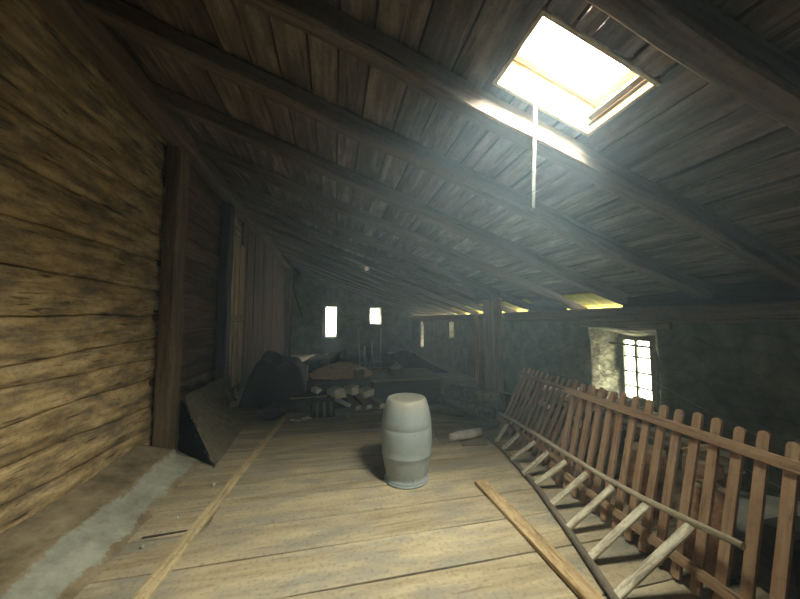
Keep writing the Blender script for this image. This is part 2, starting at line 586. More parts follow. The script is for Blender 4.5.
        for i in range(len(pts) - 1):
            for j in range(k):
                j2 = (j + 1) % k
                f = self.bm.faces.new((rings[i][j], rings[i][j2], rings[i + 1][j2], rings[i + 1][j]))
                f.smooth = True
                f.material_index = m_i
                v0, v1 = ov + j * 2 * math.pi * rs[i] / k, ov + (j + 1) * 2 * math.pi * rs[i] / k
                for lp, c2 in zip(f.loops, ((us[i] + ou, v0), (us[i] + ou, v1), (us[i + 1] + ou, v1), (us[i + 1] + ou, v0))):
                    lp[self.uv].uv = c2
        c_i = self.mi(cap) if cap else m_i
        for ring in (rings[0], rings[-1]):
            f = self.bm.faces.new(ring)
            f.material_index = c_i
            for lp in f.loops:
                lp[self.uv].uv = (lp.vert.co.x + ou, lp.vert.co.z + lp.vert.co.y + ov)
        return self

    def lathe(self, prof, center, mat=None, k=48):
        cx, cy, cz = center
        rings = []
        for r, z in prof:
            if r < 1e-5:
                rings.append([self.bm.verts.new((cx, cy, cz + z))])
            else:
                rings.append([self.bm.verts.new((cx + r * math.cos(2 * math.pi * j / k), cy + r * math.sin(2 * math.pi * j / k), cz + z)) for j in range(k)])
        m_i = self.mi(mat) if mat else 0
        for a, b2 in zip(rings, rings[1:]):
            for j in range(k):
                j2 = (j + 1) % k
                if len(a) == 1:
                    f = self.bm.faces.new((a[0], b2[j2], b2[j]))
                elif len(b2) == 1:
                    f = self.bm.faces.new((a[j], a[j2], b2[0]))
                else:
                    f = self.bm.faces.new((a[j], a[j2], b2[j2], b2[j]))
                f.smooth = True
                f.material_index = m_i
        return self

    def grid(self, P, nu, nv, mat=None, smooth=True, closed=False, uvs=1.0):
        """P(i,j) -> Vector for i in 0..nu, j in 0..nv."""
        V = [[self.bm.verts.new(P(i, j)) for j in range(nv + 1)] for i in range(nu + 1)]
        m_i = self.mi(mat) if mat else 0
        for i in range(nu):
            for j in range(nv):
                try:
                    f = self.bm.faces.new((V[i][j], V[i + 1][j], V[i + 1][j + 1], V[i][j + 1]))
                except ValueError:
                    continue
                f.smooth = smooth
                f.material_index = m_i
                for lp in f.loops:
                    c2 = lp.vert.co
                    lp[self.uv].uv = (c2.y + c2.x, c2.z)
        return V

    def build(self, name, mat=None, parent=None, origin=None, smooth_angle=None):
        bm = self.bm
        for f in bm.faces:
            for lp in f.loops:
                if lp[self.tl][3] < 0.5 or lp[self.tl][0] == 1.0:
                    lp[self.tl] = (0.5, 0.5, 0.5, 1)
        bmesh.ops.recalc_face_normals(bm, faces=bm.faces)
        if origin is None:
            if parent is not None:
                origin = Vector(parent['_loc'])
            else:
                xs = [v.co for v in bm.verts]
                lo = Vector((min(v.x for v in xs), min(v.y for v in xs), min(v.z for v in xs)))
                hi = Vector((max(v.x for v in xs), max(v.y for v in xs), max(v.z for v in xs)))
                origin = Vector(((lo.x + hi.x) / 2, (lo.y + hi.y) / 2, lo.z))
        origin = Vector(origin)
        bmesh.ops.translate(bm, verts=bm.verts, vec=-origin)
        me = bpy.data.meshes.new(name)
        bm.to_mesh(me)
        bm.free()
        for m in (self.mats or [mat]):
            me.materials.append(m)
        o = bpy.data.objects.new(name, me)
        C.objects.link(o)
        if parent is not None:
            o.parent = parent
            o.location = origin - Vector(parent['_loc'])
            o['_loc'] = tuple(origin)
        else:
            o.location = origin
            o['_loc'] = tuple(origin)
        return o


def tag(o, label, cat, group=None, kind=None):
    o['label'] = label
    o['category'] = cat
    if group:
        o['group'] = group
    if kind:
        o['kind'] = kind
    return o


def struct(o):
    o['kind'] = 'structure'
    return o


def thing(name, label, cat, loc, group=None):
    o = bpy.data.objects.new(name, None)
    o.empty_display_size = 0.1
    C.objects.link(o)
    o.location = loc
    o['_loc'] = tuple(loc)
    return tag(o, label, cat, group)


def wall_with_holes(mb, plane, n_out, a_rng, z_fn, holes, thick, step=0.16, amp=0.03, mat=None, rmat=None, swap=False):
    """Rough wall. Inner face at plane; runs along a (Y, or X if swap) and z from 0 to z_fn(a).
    holes: (a0,a1,z0,z1, A0,A1,Z0,Z1): inner opening and outer opening."""
    def PT(depth, a, z):
        p = Vector((a, plane + n_out * depth, z)) if swap else Vector((plane + n_out * depth, a, z))
        return p

    def rough(p, k=1.0):
        q = noise.noise_vector(p * 2.2) * amp + noise.noise_vector(p * 7.0) * amp * 0.5
        return p + q * k
    As = set()
    Zs = set()
    a = a_rng[0]
    while a < a_rng[1] - 1e-6:
        As.add(round(a, 4))
        a += step
    As.add(round(a_rng[1], 4))
    zmax = max(z_fn(a_rng[0]), z_fn(a_rng[1]))
    z = 0.0
    while z < zmax:
        Zs.add(round(z, 4))
        z += step
    Zs.add(round(zmax, 4))
    for h in holes:
        As.update((round(h[0], 4), round(h[1], 4)))
        Zs.update((round(h[2], 4), round(h[3], 4)))
    As, Zs = sorted(As), sorted(Zs)
    m1, m2 = mb.mi(mat), mb.mi(rmat or mat)
    cache = {}

    def V(ai, zi, side):
        key = (ai, zi, side)
        if key not in cache:
            aa, zz = As[ai], min(Zs[zi], z_fn(As[ai]))
            p = PT(thick if side else 0.0, aa, zz)
            cache[key] = mb.bm.verts.new(rough(p) if not side else p)
        return cache[key]

    def inhole(a, z):
        return any(h[0] < a < h[1] and h[2] < z < h[3] for h in holes)

    def inhole2(a, z):
        return any(h[4] < a < h[5] and h[6] < z < h[7] for h in holes)
    for i in range(len(As) - 1):
        for j in range(len(Zs) - 1):
            ca, cz = (As[i] + As[i + 1]) / 2, (Zs[j] + Zs[j + 1]) / 2
            if inhole(ca, cz):
                continue
            vs_ = [V(i, j, 0), V(i + 1, j, 0), V(i + 1, j + 1, 0), V(i, j + 1, 0)]
            if (vs_[0].co - vs_[3].co).length < 1e-4 and (vs_[1].co - vs_[2].co).length < 1e-4:
                continue
            try:
                f = mb.bm.faces.new(vs_)
                f.material_index = m1
                f.smooth = True
            except ValueError:
                pass
    # outer skin around the outer openings
    A2 = sorted(set([a_rng[0], a_rng[1]] + [h[4] for h in holes] + [h[5] for h in holes]))
    Z2 = sorted(set([-0.31, zmax + 0.1] + [h[6] for h in holes] + [h[7] for h in holes]))
    for i in range(len(A2) - 1):
        for j in range(len(Z2) - 1):
            if inhole2((A2[i] + A2[i + 1]) / 2, (Z2[j] + Z2[j + 1]) / 2):
                continue
            f = mb.bm.faces.new([mb.bm.verts.new(PT(thick, *q)) for q in ((A2[i], Z2[j]), (A2[i + 1], Z2[j]), (A2[i + 1], Z2[j + 1]), (A2[i], Z2[j + 1]))])
            f.material_index = m1
    # reveals
    for h in holes:
        ia = [k for k, v in enumerate(As) if h[0] - 1e-5 <= v <= h[1] + 1e-5]
        iz = [k for k, v in enumerate(Zs) if h[2] - 1e-5 <= v <= h[3] + 1e-5]
        loop = [(k, iz[0]) for k in ia] + [(ia[-1], k) for k in iz[1:]] + [(k, iz[-1]) for k in reversed(ia[:-1])] + [(ia[0], k) for k in reversed(iz[1:-1])]
        prev = [V(a_, z_, 0) for a_, z_ in loop]
        ns = 5
        for s_ in range(1, ns + 1):
            t = s_ / ns
            cur = []
            for a_, z_ in loop:
                fa = (As[a_] - h[0]) / (h[1] - h[0])
                fz = (Zs[z_] - h[2]) / (h[3] - h[2])
                aa = As[a_] * (1 - t) + (h[4] + fa * (h[5] - h[4])) * t
                zz = Zs[z_] * (1 - t) + (h[6] + fz * (h[7] - h[6])) * t
                p = PT(thick * t, aa, zz)
                cur.append(mb.bm.verts.new(rough(p, 0 if s_ == ns else 1.8)))
            for k in range(len(loop)):
                k2 = (k + 1) % len(loop)
                f = mb.bm.faces.new((prev[k], prev[k2], cur[k2], cur[k]))
                f.material_index = m2
            prev = cur


# ------------------------------------------------------------------ SETTING
XL, XR, YB, YF = -2.05, 3.75, -2.2, 14.6

# floor: wide boards laid across the attic
mb = MB()
y = YB
seams = [1.94, 2.29, 2.63, 2.99, 3.37, 3.72, 4.13]
ys = [YB]
while ys[-1] < 1.5:
    ys.append(ys[-1] + rng.uniform(0.33, 0.4))
ys[-1] = 1.57
ys += seams
while ys[-1] < YF:
    ys.append(ys[-1] + rng.uniform(0.33, 0.42))
for a, b in zip(ys, ys[1:]):
    g = 0.011
    cy, wd = (a + b) / 2, (b - a) - g
    dz = rng.uniform(-0.004, 0.003)
    spans = [(XL - 0.1, XR + 0.1)]
    if rng.random() < 0.35 and b > 4:
        c = rng.uniform(-0.5, 2.5)
        spans = [(XL - 0.1, c), (c + 0.006, XR + 0.1)]
    if abs(a - 2.63) < 1e-6:
        spans = [(XL - 0.1, -1.03), (-0.955, XR + 0.1)]
        mb.beam((-1.04, a + 0.30, -0.02), (-0.94, a + 0.30, -0.02), 0.11, 0.04, jit=0, ch=0.06, seg=1)
        mb.beam((-1.04, a + 0.09, -0.02), (-0.94, a + 0.09, -0.02), 0.18, 0.04, jit=0, ch=0.06, seg=1)
    for x0, x1 in spans:
        mb.beam((x0, cy, -0.02 + dz), (x1, cy + rng.uniform(-0.004, 0.004), -0.02 + dz), wd, 0.04, jit=0.002, ch=0.07, nside=4, amp=0.0035, freq=1.2, seg=max(2, int((x1 - x0) / 0.12)))
floor = struct(mb.build('floor', M['floor_wood'], origin=(0, 0, 0)))
mb = MB()
mb.box((XL - 0.3, YB - 0.2, -0.30), (XR + 0.6, YF + 0.5, -0.12), seg=1, jit=0)
struct(mb.build('floor_base', M['dark_void'], origin=(0, 0, -0.30)))

# right wall: plastered rubble with a deep window and three slits
WIN = (2.86, 3.84, 0.34, 1.47, 3.235, 3.665, 0.43, 1.36)
holes_r = [WIN,
           (6.35, 6.75, 0.95, 1.52, 6.48, 6.62, 1.08, 1.50),
           (9.1, 9.55, 0.98, 1.52, 9.2, 9.42, 1.08, 1.47),
           (12.55, 12.95, 0.40, 1.50, 12.65, 12.85, 0.50, 1.45)]
mb = MB()
wall_with_holes(mb, XR, 1, (YB, YF + 0.45), lambda a: 1.60, holes_r, 0.45, mat=M['stone'], rmat=M['stone_pale'])
struct(mb.build('wall_right', origin=(XR, 0, 0)))

# far gable wall with two slits
mb = MB()
wall_with_holes(mb, YF, 1, (XL - 0.1, XR + 0.4), lambda a: roof_z(a) + 0.02,
                [(-0.44, 0.08, 0.78, 2.24, -0.42, 0.04, 0.90, 2.17), (1.64, 2.22, 1.33, 2.18, 1.74, 2.14, 1.42, 2.12)],
                0.4, step=0.22, mat=M['stone'], rmat=M['stone'], swap=True)
struct(mb.build('wall_far', origin=(0, YF, 0)))

# wall behind the viewer
mb = MB()
wall_with_holes(mb, YB, -1, (XL - 0.1, XR + 0.4), lambda a: roof_z(a) + 0.02, [], 0.3, step=0.4, mat=M['stone'], swap=True)
struct(mb.build('wall_near', origin=(0, YB, 0)))

# left wall: hewn horizontal timbers
mb = MB()
edges = [(0.16, 0.16), (0.42, 0.36), (0.66, 0.60), (0.93, 0.93), (1.16, 1.14), (1.30, 1.38), (1.62, 1.65), (1.95, 1.93), (2.27, 2.29), (2.63, 2.60), (2.98, 3.0), (3.35, 3.33), (3.72, 3.72), (4.08, 4.08)]
for k in range(len(edges) - 1):
    za0, za1 = edges[k]
    zb0, zb1 = edges[k + 1]
    # profile runs from y=1.2 to y=4.3; taper by moving end centres
    y0, y1 = YB, 4.22
    s0 = (za0 + (za0 - za1) * 0.8, zb0 + (zb0 - zb1) * 0.8)
    nseg = 90
    hh = 10
    so = Vector((k * 7.3, 0, 0))
    rowsV = []
    off = rng.uniform(-0.008, 0.012)
    ou = rng.uniform(0, 40)
    for i in range(nseg + 1):
        t = i / nseg
        yy = y0 + (y1 - y0) * t
        tt = max(0, (yy - 2.35) / (4.05 - 2.35))
        tt = min(1.3, tt)
        zl = za0 + (za1 - za0) * tt
        zh = zb0 + (zb1 - zb0) * tt
        wob = noise.noise(Vector((yy * 1.8, k * 3.1, 0))) * 0.02 + noise.noise(Vector((yy * 7, k * 3.1, 4))) * 0.008
        wob2 = noise.noise(Vector((yy * 1.8, (k + 1) * 3.1, 0))) * 0.02 + noise.noise(Vector((yy * 7, (k + 1) * 3.1, 4))) * 0.008
        zl += wob if k else 0
        zh += wob2
        row = []
        for j in range(hh + 1):
            s_ = (0, 0.018, 0.05, 0.16, 0.33, 0.5, 0.67, 0.84, 0.95, 0.982, 1)[j]
            z = zl + (zh - zl) * s_
            e = min(s_, 1 - s_)
            x = XL + off + (0.012 if e > 0.2 else 0.0)
            if e < 0.01:
                x -= 0.05
            elif e < 0.02:
                x -= 0.010
            p = Vector((0, yy * 1.3, z * 6))
            x += noise.noise(p + so) * 0.022 + noise.noise(Vector((0, yy * 5, z * 22)) + so) * 0.007 + noise.noise(Vector((3, yy * 16, z * 40)) + so) * 0.003
            row.append(Vector((x, yy, z)))
        rowsV.append(row)
    V = mb.grid(lambda i, j: rowsV[i][j], nseg, hh)
    for i in range(nseg):
        for j in range(hh):
            pass
# upper layer of uv: grain along y is already (x+y, z)
V = mb.grid(lambda i, j: Vector((XL - 0.10, YB + i * (YF + 0.5 - YB) / 4, 0.0 + j * 4.1 / 4)), 4, 4)
wl = struct(mb.build('wall_left', M['wall_wood'], origin=(XL, 0, 0)))

# left wall beyond the first post: brown panel of boards, plank door, dark boarding
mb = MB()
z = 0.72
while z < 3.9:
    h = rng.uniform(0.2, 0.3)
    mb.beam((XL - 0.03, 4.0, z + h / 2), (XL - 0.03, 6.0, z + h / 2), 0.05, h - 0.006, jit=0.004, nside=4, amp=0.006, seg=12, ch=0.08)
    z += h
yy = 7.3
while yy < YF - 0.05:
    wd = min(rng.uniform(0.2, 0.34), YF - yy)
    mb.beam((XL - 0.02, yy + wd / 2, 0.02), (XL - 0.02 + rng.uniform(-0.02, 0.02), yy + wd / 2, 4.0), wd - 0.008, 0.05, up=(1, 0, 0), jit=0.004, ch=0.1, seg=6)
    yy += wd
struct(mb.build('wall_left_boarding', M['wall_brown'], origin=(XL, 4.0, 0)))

mb = MB()
yy = 6.05
door_root = bpy.data.objects.new('door_1', None)
C.objects.link(door_root)
door_root.location = (XL + 0.06, 6.6, 0.0)
door_root['_loc'] = (XL + 0.06, 6.6, 0.0)
struct(door_root)
mb = MB()
for k in range(7):
    wd = (0.20, 0.10, 0.16, 0.09, 0.2, 0.15, 0.22)[k]
    top = 3.2 - 0.05 * rng.random()
    mb.beam((XL + 0.06 + 0.015 * (k % 2), yy + wd / 2, 0.25), (XL + 0.06 + 0.015 * (k % 2), yy + wd / 2, top), wd - 0.018, 0.035, up=(1, 0, 0), jit=0.003, seg=6)
    yy += wd
mb.build('door_planks', M['door_wood'], door_root)
mb = MB()
mb.beam((XL + 0.12, 6.08, 1.60), (XL + 0.12, 7.0, 1.62), 0.04, 0.13, jit=0.004)
mb.build('door_batten', M['junk_wood'], door_root)
mb = MB()
mb.beam((XL + 0.11, 6.22, 1.52), (XL + 0.11, 6.24, 1.28), 0.07, 0.03, up=(1, 0, 0), jit=0.003)
mb.build('door_latch', M['junk_wood'], door_root)

# dusty ledge and grey plaster along the foot of the left wall
def ledge_pt(yy, s):
    pr = [(-2.12, 0.285), (-2.03, 0.25), (-1.90, 0.215), (-1.78, 0.185), (-1.73, 0.175), (-1.68, 0.135), (-1.6, 0.105), (-1.53, 0.07), (-1.46, 0.03), (-1.42, -0.03)]
    i = min(int(s), len(pr) - 2)
    f = s - i
    x = pr[i][0] * (1 - f) + pr[i + 1][0] * f
    z = pr[i][1] * (1 - f) + pr[i + 1][1] * f
    return x, z


mb = MB()
NL, NS = 150, 27
y1 = 3.86


def P(i, j):
    yy = YB + (y1 - YB) * i / NL
    s = 9 * j / NS
    x, z = ledge_pt(yy, s)
    w_ = min(1, max(0, (s - 5) / 3))
    x += w_ * (noise.noise(Vector((yy * 2.2, 1, 0))) * 0.07 + noise.noise(Vector((yy * 8, 1, 0))) * 0.025)
    # a broken notch in the plaster
    if 2.95 < yy < 3.25 and s > 6:
        x -= 0.12 * min(1, (s - 6) / 2) * min(1, (yy - 2.95) / 0.05)
    z += noise.noise(Vector((x * 5, yy * 3, 0))) * 0.014 + noise.noise(Vector((x * 16, yy * 12, 3))) * 0.006
    if 4.0 < s < 5.0:
        z += 0.03 * max(0, noise.noise(Vector((yy * 2, 0, 9))) + 0.35)
    return Vector((x, yy, z))


a_i = b_i = mb.mi(M['ledge'])
V = mb.grid(P, NL, NS, mat=M['ledge'])
# broken end face
end = [V[NL][j] for j in range(NS + 1)]
bot = [mb.bm.verts.new((v.co.x, y1 - 0.01, -0.02)) for v in end]
for j in range(NS):
    try:
        mb.bm.faces.new((end[j], end[j + 1], bot[j + 1], bot[j])).material_index = b_i
    except ValueError:
        pass
struct(mb.build('trim_1', origin=(-1.75, 0, 0)))

# ceiling: boards running along the roof, each lifted a little; a backing above with small light leaks
SKX0, SKX1, SKY0, SKY1 = 0.915, 1.535, 1.12, 1.52
leaks = [(1.052, 1.068, 0.99, 1.035), (1.150, 1.164, 1.022, 1.06), (1.155, 1.170, 3.77, 3.80), (0.83, 0.842, 7.85, 8.15)]
holes_c = [(SKX0, SKX1, SKY0, SKY1)] + leaks
xsb = [-2.2]
fixed = [-0.65, -0.43, -0.2, 0.0, 0.2, 0.455, 0.67, SKX0]
while xsb[-1] < -0.8:
    xsb.append(xsb[-1] + rng.uniform(0.17, 0.25))
xsb[-1] = -0.85
xsb += fixed
xsb += [1.06, 1.157, 1.37, SKX1]
while xsb[-1] < 5.15:  # boards follow the unseen overhang extended for shade
    xsb.append(xsb[-1] + rng.uniform(0.16, 0.24))
mb = MB()
for a, b in zip(xsb, xsb[1:]):
    if b < 2.9:
        cuts = [YB, 2.42 + rng.uniform(-.02, .02), 5.4, 8.2, 11.0, YF + 0.4]
    else:
        cuts = [YB, 3.35, 6.36, 9.15, YF + 0.4]
    gap = rng.uniform(0.010, 0.024)
    cx = (a + b) / 2
    # interval list minus skylight and leaks
    segs = list(zip(cuts, cuts[1:]))
    out = []
    for (s0, s1) in segs:
        iv = [(s0, s1)]
        for h in holes_c:
            if h[0] < b - 0.012 and h[1] > a + 0.012:
                iv2 = []
                for (p, q) in iv:
                    if h[3] <= p or h[2] >= q:
                        iv2.append((p, q))
                    else:
                        if h[2] > p:
                            iv2.append((p, h[2]))
                        if h[3] < q:
                            iv2.append((h[3], q))
                iv = iv2
        out += iv
    for (p, q) in out:
        if q - p < 0.02:
            continue
        lift = rng.uniform(0.012, 0.03)
        zc = roof_z(cx) + lift * 1.0 + 0.004
        tl = rng.uniform(-0.02, 0.02)
        mb.beam((cx, p + 0.001, zc), (cx, q - 0.003, zc + rng.uniform(-0.004, 0.004)), (b - a) / COS - gap, 0.024, up=(SIN + tl, 0, COS), jit=0.003, ch=0.1, nside=3, amp=0.004, freq=2.0, seg=max(1, min(14, int((q - p) / 0.3))))
ceil = struct(mb.build('ceiling', M['roof_wood'], origin=(0, 0, 0)))

mb = MB()
gx = sorted(set([-2.4, 5.2] + [h[0] for h in holes_c] + [h[1] for h in holes_c]))  # roof overhang extended out of view to shade the window reveal
gy = sorted(set([YB - 0.3, YF + 1.2] + [h[2] for h in holes_c] + [h[3] for h in holes_c]))
for a, b in zip(gx, gx[1:]):
    for p, q in zip(gy, gy[1:]):
        cx, cy = (a + b) / 2, (p + q) / 2
        if any(h[0] < cx < h[1] and h[2] < cy < h[3] for h in holes_c):
            continue
        for dz in (0.055, 0.10):
            vs_ = [mb.bm.verts.new((x_, y_, roof_z(x_) + dz)) for x_, y_ in ((a, p), (b, p), (b, q), (a, q))]
            mb.bm.faces.new(vs_)
struct(mb.build('ceiling_deck', M['dark_wood'], origin=(0, 0, 3)))

# thin haze volume filling the attic, tinted blue to imitate glare from the skylight
mb = MB()
mb.bm.verts.ensure_lookup_table()
q = [(XL - 0.05, 0.0), (4.1, 0.0), (4.1, roof_z(4.1) - 0.002), (XL - 0.05, roof_z(XL - 0.05) - 0.002)]
fa = [mb.bm.verts.new((x_, YB - 0.1, z_)) for x_, z_ in q]
fb = [mb.bm.verts.new((x_, YF + 0.3, z_)) for x_, z_ in q]
mb.bm.faces.new(fa)
mb.bm.faces.new(fb)
for i in range(4):
    mb.bm.faces.new((fa[i], fa[(i + 1) % 4], fb[(i + 1) % 4], fb[i]))
hz = bpy.data.materials.new('glare_haze')
hz.use_nodes = True
hz.node_tree.nodes.clear()
_o = hz.node_tree.nodes.new('ShaderNodeOutputMaterial')
_v = hz.node_tree.nodes.new('ShaderNodeVolumeScatter')
_v.inputs['Color'].default_value = (0.62, 0.82, 1.0, 1)
_v.inputs['Density'].default_value = HAZE
_v.inputs['Anisotropy'].default_value = 0.2
# made denser below the open skylight to stand in for veiling glare
_g = hz.node_tree.nodes.new('ShaderNodeNewGeometry')
_di = hz.node_tree.nodes.new('ShaderNodeVectorMath')
_di.operation = 'DISTANCE'
_di.inputs[1].default_value = (1.3, 1.7, 2.4)
hz.node_tree.links.new(_g.outputs['Position'], _di.inputs[0])
_mh = hz.node_tree.nodes.new('ShaderNodeMapRange')
_mh.interpolation_type = 'SMOOTHSTEP'
_mh.inputs['From Min'].default_value = 0.2
_mh.inputs['From Max'].default_value = 2.8
_mh.inputs['To Min'].default_value = HAZE * 6.5
_mh.inputs['To Max'].default_value = HAZE
hz.node_tree.links.new(_di.outputs['Value'], _mh.inputs['Value'])
hz.node_tree.links.new(_mh.outputs[0], _v.inputs['Density'])
hz.node_tree.links.new(_v.outputs[0], _o.inputs['Volume'])
haze = mb.build('haze', hz, origin=(0, 0, 0))
tag(haze, 'thin bluish haze added to the attic air to imitate glare from the skylight', 'haze', kind='stuff')

# ------------------------------------------------------------------ RAFTERS
rafters = [(0.80, 0.12, 0.14), (1.60, 0.11, 0.15), (2.36, 0.13, 0.14), (3.29, 0.13, 0.14), (4.27, 0.13, 0.14), (5.38, 0.13, 0.14)]
for k in range(9):
    rafters.append((6.28 + 0.92 * k, 0.12, 0.14))
rafters = [(-0.95, 0.12, 0.14), (-0.08, 0.12, 0.14)] + rafters
names = [None, None, 'rafter between the viewer and the open skylight, cut off by the picture top',
         'heavy rafter running right under the open skylight, brightly lit at its head',
         'sloping rafter next behind the one under the skylight',
         'sloping rafter with its foot beside the widest yellow eave gap, nearer the viewer',
         'sloping rafter whose foot closes the far side of the widest yellow eave gap',
         'sloping rafter that ends just in front of the thick reddish post',
         'sloping rafter that ends just behind the thick reddish post',
         'sloping roof rafter with its foot at the second small eave gap behind the reddish post',
         'sloping roof rafter with its foot at the third small eave gap behind the reddish post',
         'sloping roof rafter with its foot at the fourth small eave gap behind the reddish post']
for i, (ry, rw, rh) in enumerate(rafters):
    mb = MB()
    x0, x1 = -2.02, 4.15
    ry2 = ry + rw / 2
    off = rh / 2 - 0.004
    mb.beam((x0 - 0 * SIN, ry2, roof_z(x0) - off / COS), (x1, ry2 + rng.uniform(-0.02, 0.02), roof_z(x1) - off / COS), rw, rh, up=(SIN, 0, COS), jit=0.010, ch=0.10, nside=3, amp=0.008, freq=1.5, seg=26)
    o = mb.build('rafter', M['rafter_wood'])
    if i < 2:
        tag(o, 'dark rafter close overhead near the viewer at the top of the picture', 'rafter', 'roof rafters')
    elif i < len(names):
        tag(o, names[i], 'rafter', 'roof rafters')
    else:
        tag(o, 'one of the farthest thin-looking rafters crowding towards the far gable wall', 'rafter', 'roof rafters')

# beam on the head of the left wall
mb = MB()
mb.beam((-1.88, YB, 3.80), (-1.88, YF, 3.80), 0.2, 0.22, jit=0.012, amp=0.008, nside=3, seg=40)
tag(mb.build('wall_plate', M['rafter_wood']), 'long dark timber along the head of the left plank wall', 'beam')
# beam on the right wall that carries the rafter feet
mb = MB()
mb.beam((3.70, YB, 1.665), (3.70, YF, 1.665), 0.22, 0.18, jit=0.008, amp=0.006, nside=3, seg=50)
tag(mb.build('eave_beam', M['rafter_wood']), 'long dark timber lying on the stone wall below the rafter feet', 'beam')

# blocking boards that close the eave between the near rafters, and eave boards coloured yellow to imitate bounce light from outside
mb = MB()
mb.beam((3.84, YB, 1.86), (3.84, 2.50, 1.86), 0.03, 0.26, jit=0.004, seg=12)
mb.beam((3.84, 2.5, 1.83), (3.84, 3.35, 1.81), 0.03, 0.17, jit=0.004, seg=5)
mb.beam((3.84, 4.38, 1.85), (3.84, 5.40, 1.85), 0.03, 0.24, jit=0.003, seg=5)
struct(mb.build('trim_2', M['dark_wood']))
mb = MB()
yy = 2.50
while yy < YF:
    wd = 0.45
    sx0 = 3.90 if (yy < 3.2 or 4.2 < yy < 5.2) else 3.66
    mb.beam((sx0, yy + wd / 2, roof_z(sx0) - 0.012), (4.30, yy + wd / 2, roof_z(4.30) - 0.012), wd - 0.012, 0.02, up=(SIN, 0, COS), jit=0.002, ch=0.1)
    yy += wd
struct(mb.build('trim_3', M['soffit_lit']))

# ------------------------------------------------------------------ SKYLIGHT
def rp(x, y, d):
    """Point d metres outside the roof boards."""
    return Vector((x + d * SIN, y, roof_z(x) + d * COS))


sky = bpy.data.objects.new('window_1', None)
C.objects.link(sky)
sky.location = rp(1.245, 1.32, 0)
sky['_loc'] = tuple(sky.location)
struct(sky)
RU = (SIN, 0, COS)


def ring_frame(mb, x0, x1, y0, y1, d0, d1, wd, **kw):
    dm, hh = (d0 + d1) / 2, d1 - d0
    mb.beam(rp(x0, y0 + wd / 2, dm), rp(x1, y0 + wd / 2, dm), wd, hh, up=RU, jit=0.001, **kw)
    mb.beam(rp(x0, y1 - wd / 2, dm), rp(x1, y1 - wd / 2, dm), wd, hh, up=RU, jit=0.001, **kw)
    mb.beam(rp(x0 + wd / 2, y0 + wd, dm), rp(x0 + wd / 2, y1 - wd, dm), wd, hh, up=RU, jit=0.001, **kw)
    mb.beam(rp(x1 - wd / 2, y0 + wd, dm), rp(x1 - wd / 2, y1 - wd, dm), wd, hh, up=RU, jit=0.001, **kw)


mb = MB()
ring_frame(mb, SKX0 - 0.02, SKX1 + 0.02, SKY0 - 0.02, SKY1 + 0.02, -0.005, 0.22, 0.022)
mb.build('window_lining', M['new_wood'], sky)
mb = MB()
ring_frame(mb, SKX0 + 0.003, SKX1 - 0.003, SKY0 + 0.003, SKY1 - 0.003, 0.19, 0.24, 0.045)
fr = mb.build('window_frame', M['white_paint'], sky)
mb = MB()
mb.beam(rp(SKX0 + 0.04, 1.32, 0.218), rp(SKX1 - 0.04, 1.32, 0.218), 0.34, 0.004, up=RU, jit=0, ch=0.01, seg=1)
mb.build('window_pane', M['glass'], sky)
mb = MB()
mb.tube([rp(0.975, 1.50, 0.02), rp(0.98, 1.475, -0.01), rp(1.12, 1.475, -0.012)], 0.006, k=8)
mb.tube([(1.12, 1.47, 2.905), (1.118, 1.465, 2.87), (1.115, 1.46, 2.80)], 0.009, k=8)
mb.build('stay_hook', M['steel'], sky)
mb = MB()
p0, p1 = Vector((1.115, 1.455, 2.84)), Vector((1.06, 1.43, 2.215))
mb.beam(p0, p1, 0.026, 0.008, up=(0.2, -1, 0), jit=0.0, ch=0.15, mat=M['pale_steel'])
for t in (0.45, 0.66, 0.85):
    c = p0.lerp(p1, t)
    mb.beam(c + Vector((-0.001, -0.010, 0)), c + Vector((0.001, 0.010, 0)), 0.009, 0.009, rnd=8, jit=0, mat=M['iron'], seg=1)
mb.build('window_stay', None, sky)

# ------------------------------------------------------------------ WINDOW in the right wall
win = bpy.data.objects.new('window_2', None)
C.objects.link(win)
win.location = (4.12, 3.45, 0.43)
win['_loc'] = tuple(win.location)
struct(win)
mb = MB()
X = 4.15
y0, y1, z0, z1 = 3.235, 3.665, 0.43, 1.36
for (a, b, c, d) in ((y0 - 0.07, y0 + 0.03, z0, z1), (y1 - 0.03, y1 + 0.07, z0, z1)):
    mb.box((X - 0.025, a, c), (X + 0.025, b, d), jit=0.001)
for zz in (z0, z1 - 0.03):
    mb.box((X - 0.025, y0 - 0.07, zz - 0.03), (X + 0.025, y1 + 0.07, zz + 0.06), jit=0.001)
mb.build('window_frame', M['frame_paint'], win)
mb = MB()
mb.box((X - 0.02, 3.442, z0), (X + 0.02, 3.478, z1), jit=0.001)
mb.build('window_mullion', M['frame_paint'], win)
for zz in (0.655, 0.86, 1.075):
    mb = MB()
    mb.box((X - 0.012, y0, zz - 0.012), (X + 0.012, y1, zz + 0.012), jit=0.001)
    mb.build('glazing_bar', M['frame_paint'], win)
mb = MB()
mb.box((X - 0.002, y0, z0), (X + 0.002, y1, z1), jit=0, seg=1)
mb.build('window_pane', M['glass'], win)
mb = MB()
mb.tube([(4.02, 3.14, 1.235), (4.02, 3.76, 1.255)], 0.016, k=8)
mb.build('window_bar', M['iron'], win)
mb = MB()
mb.beam((3.78, 2.70, 1.53), (3.80, 4.0, 1.53), 0.14, 0.10, jit=0.006, amp=0.006, nside=3)
struct(mb.build('trim_4', M['junk_wood']))
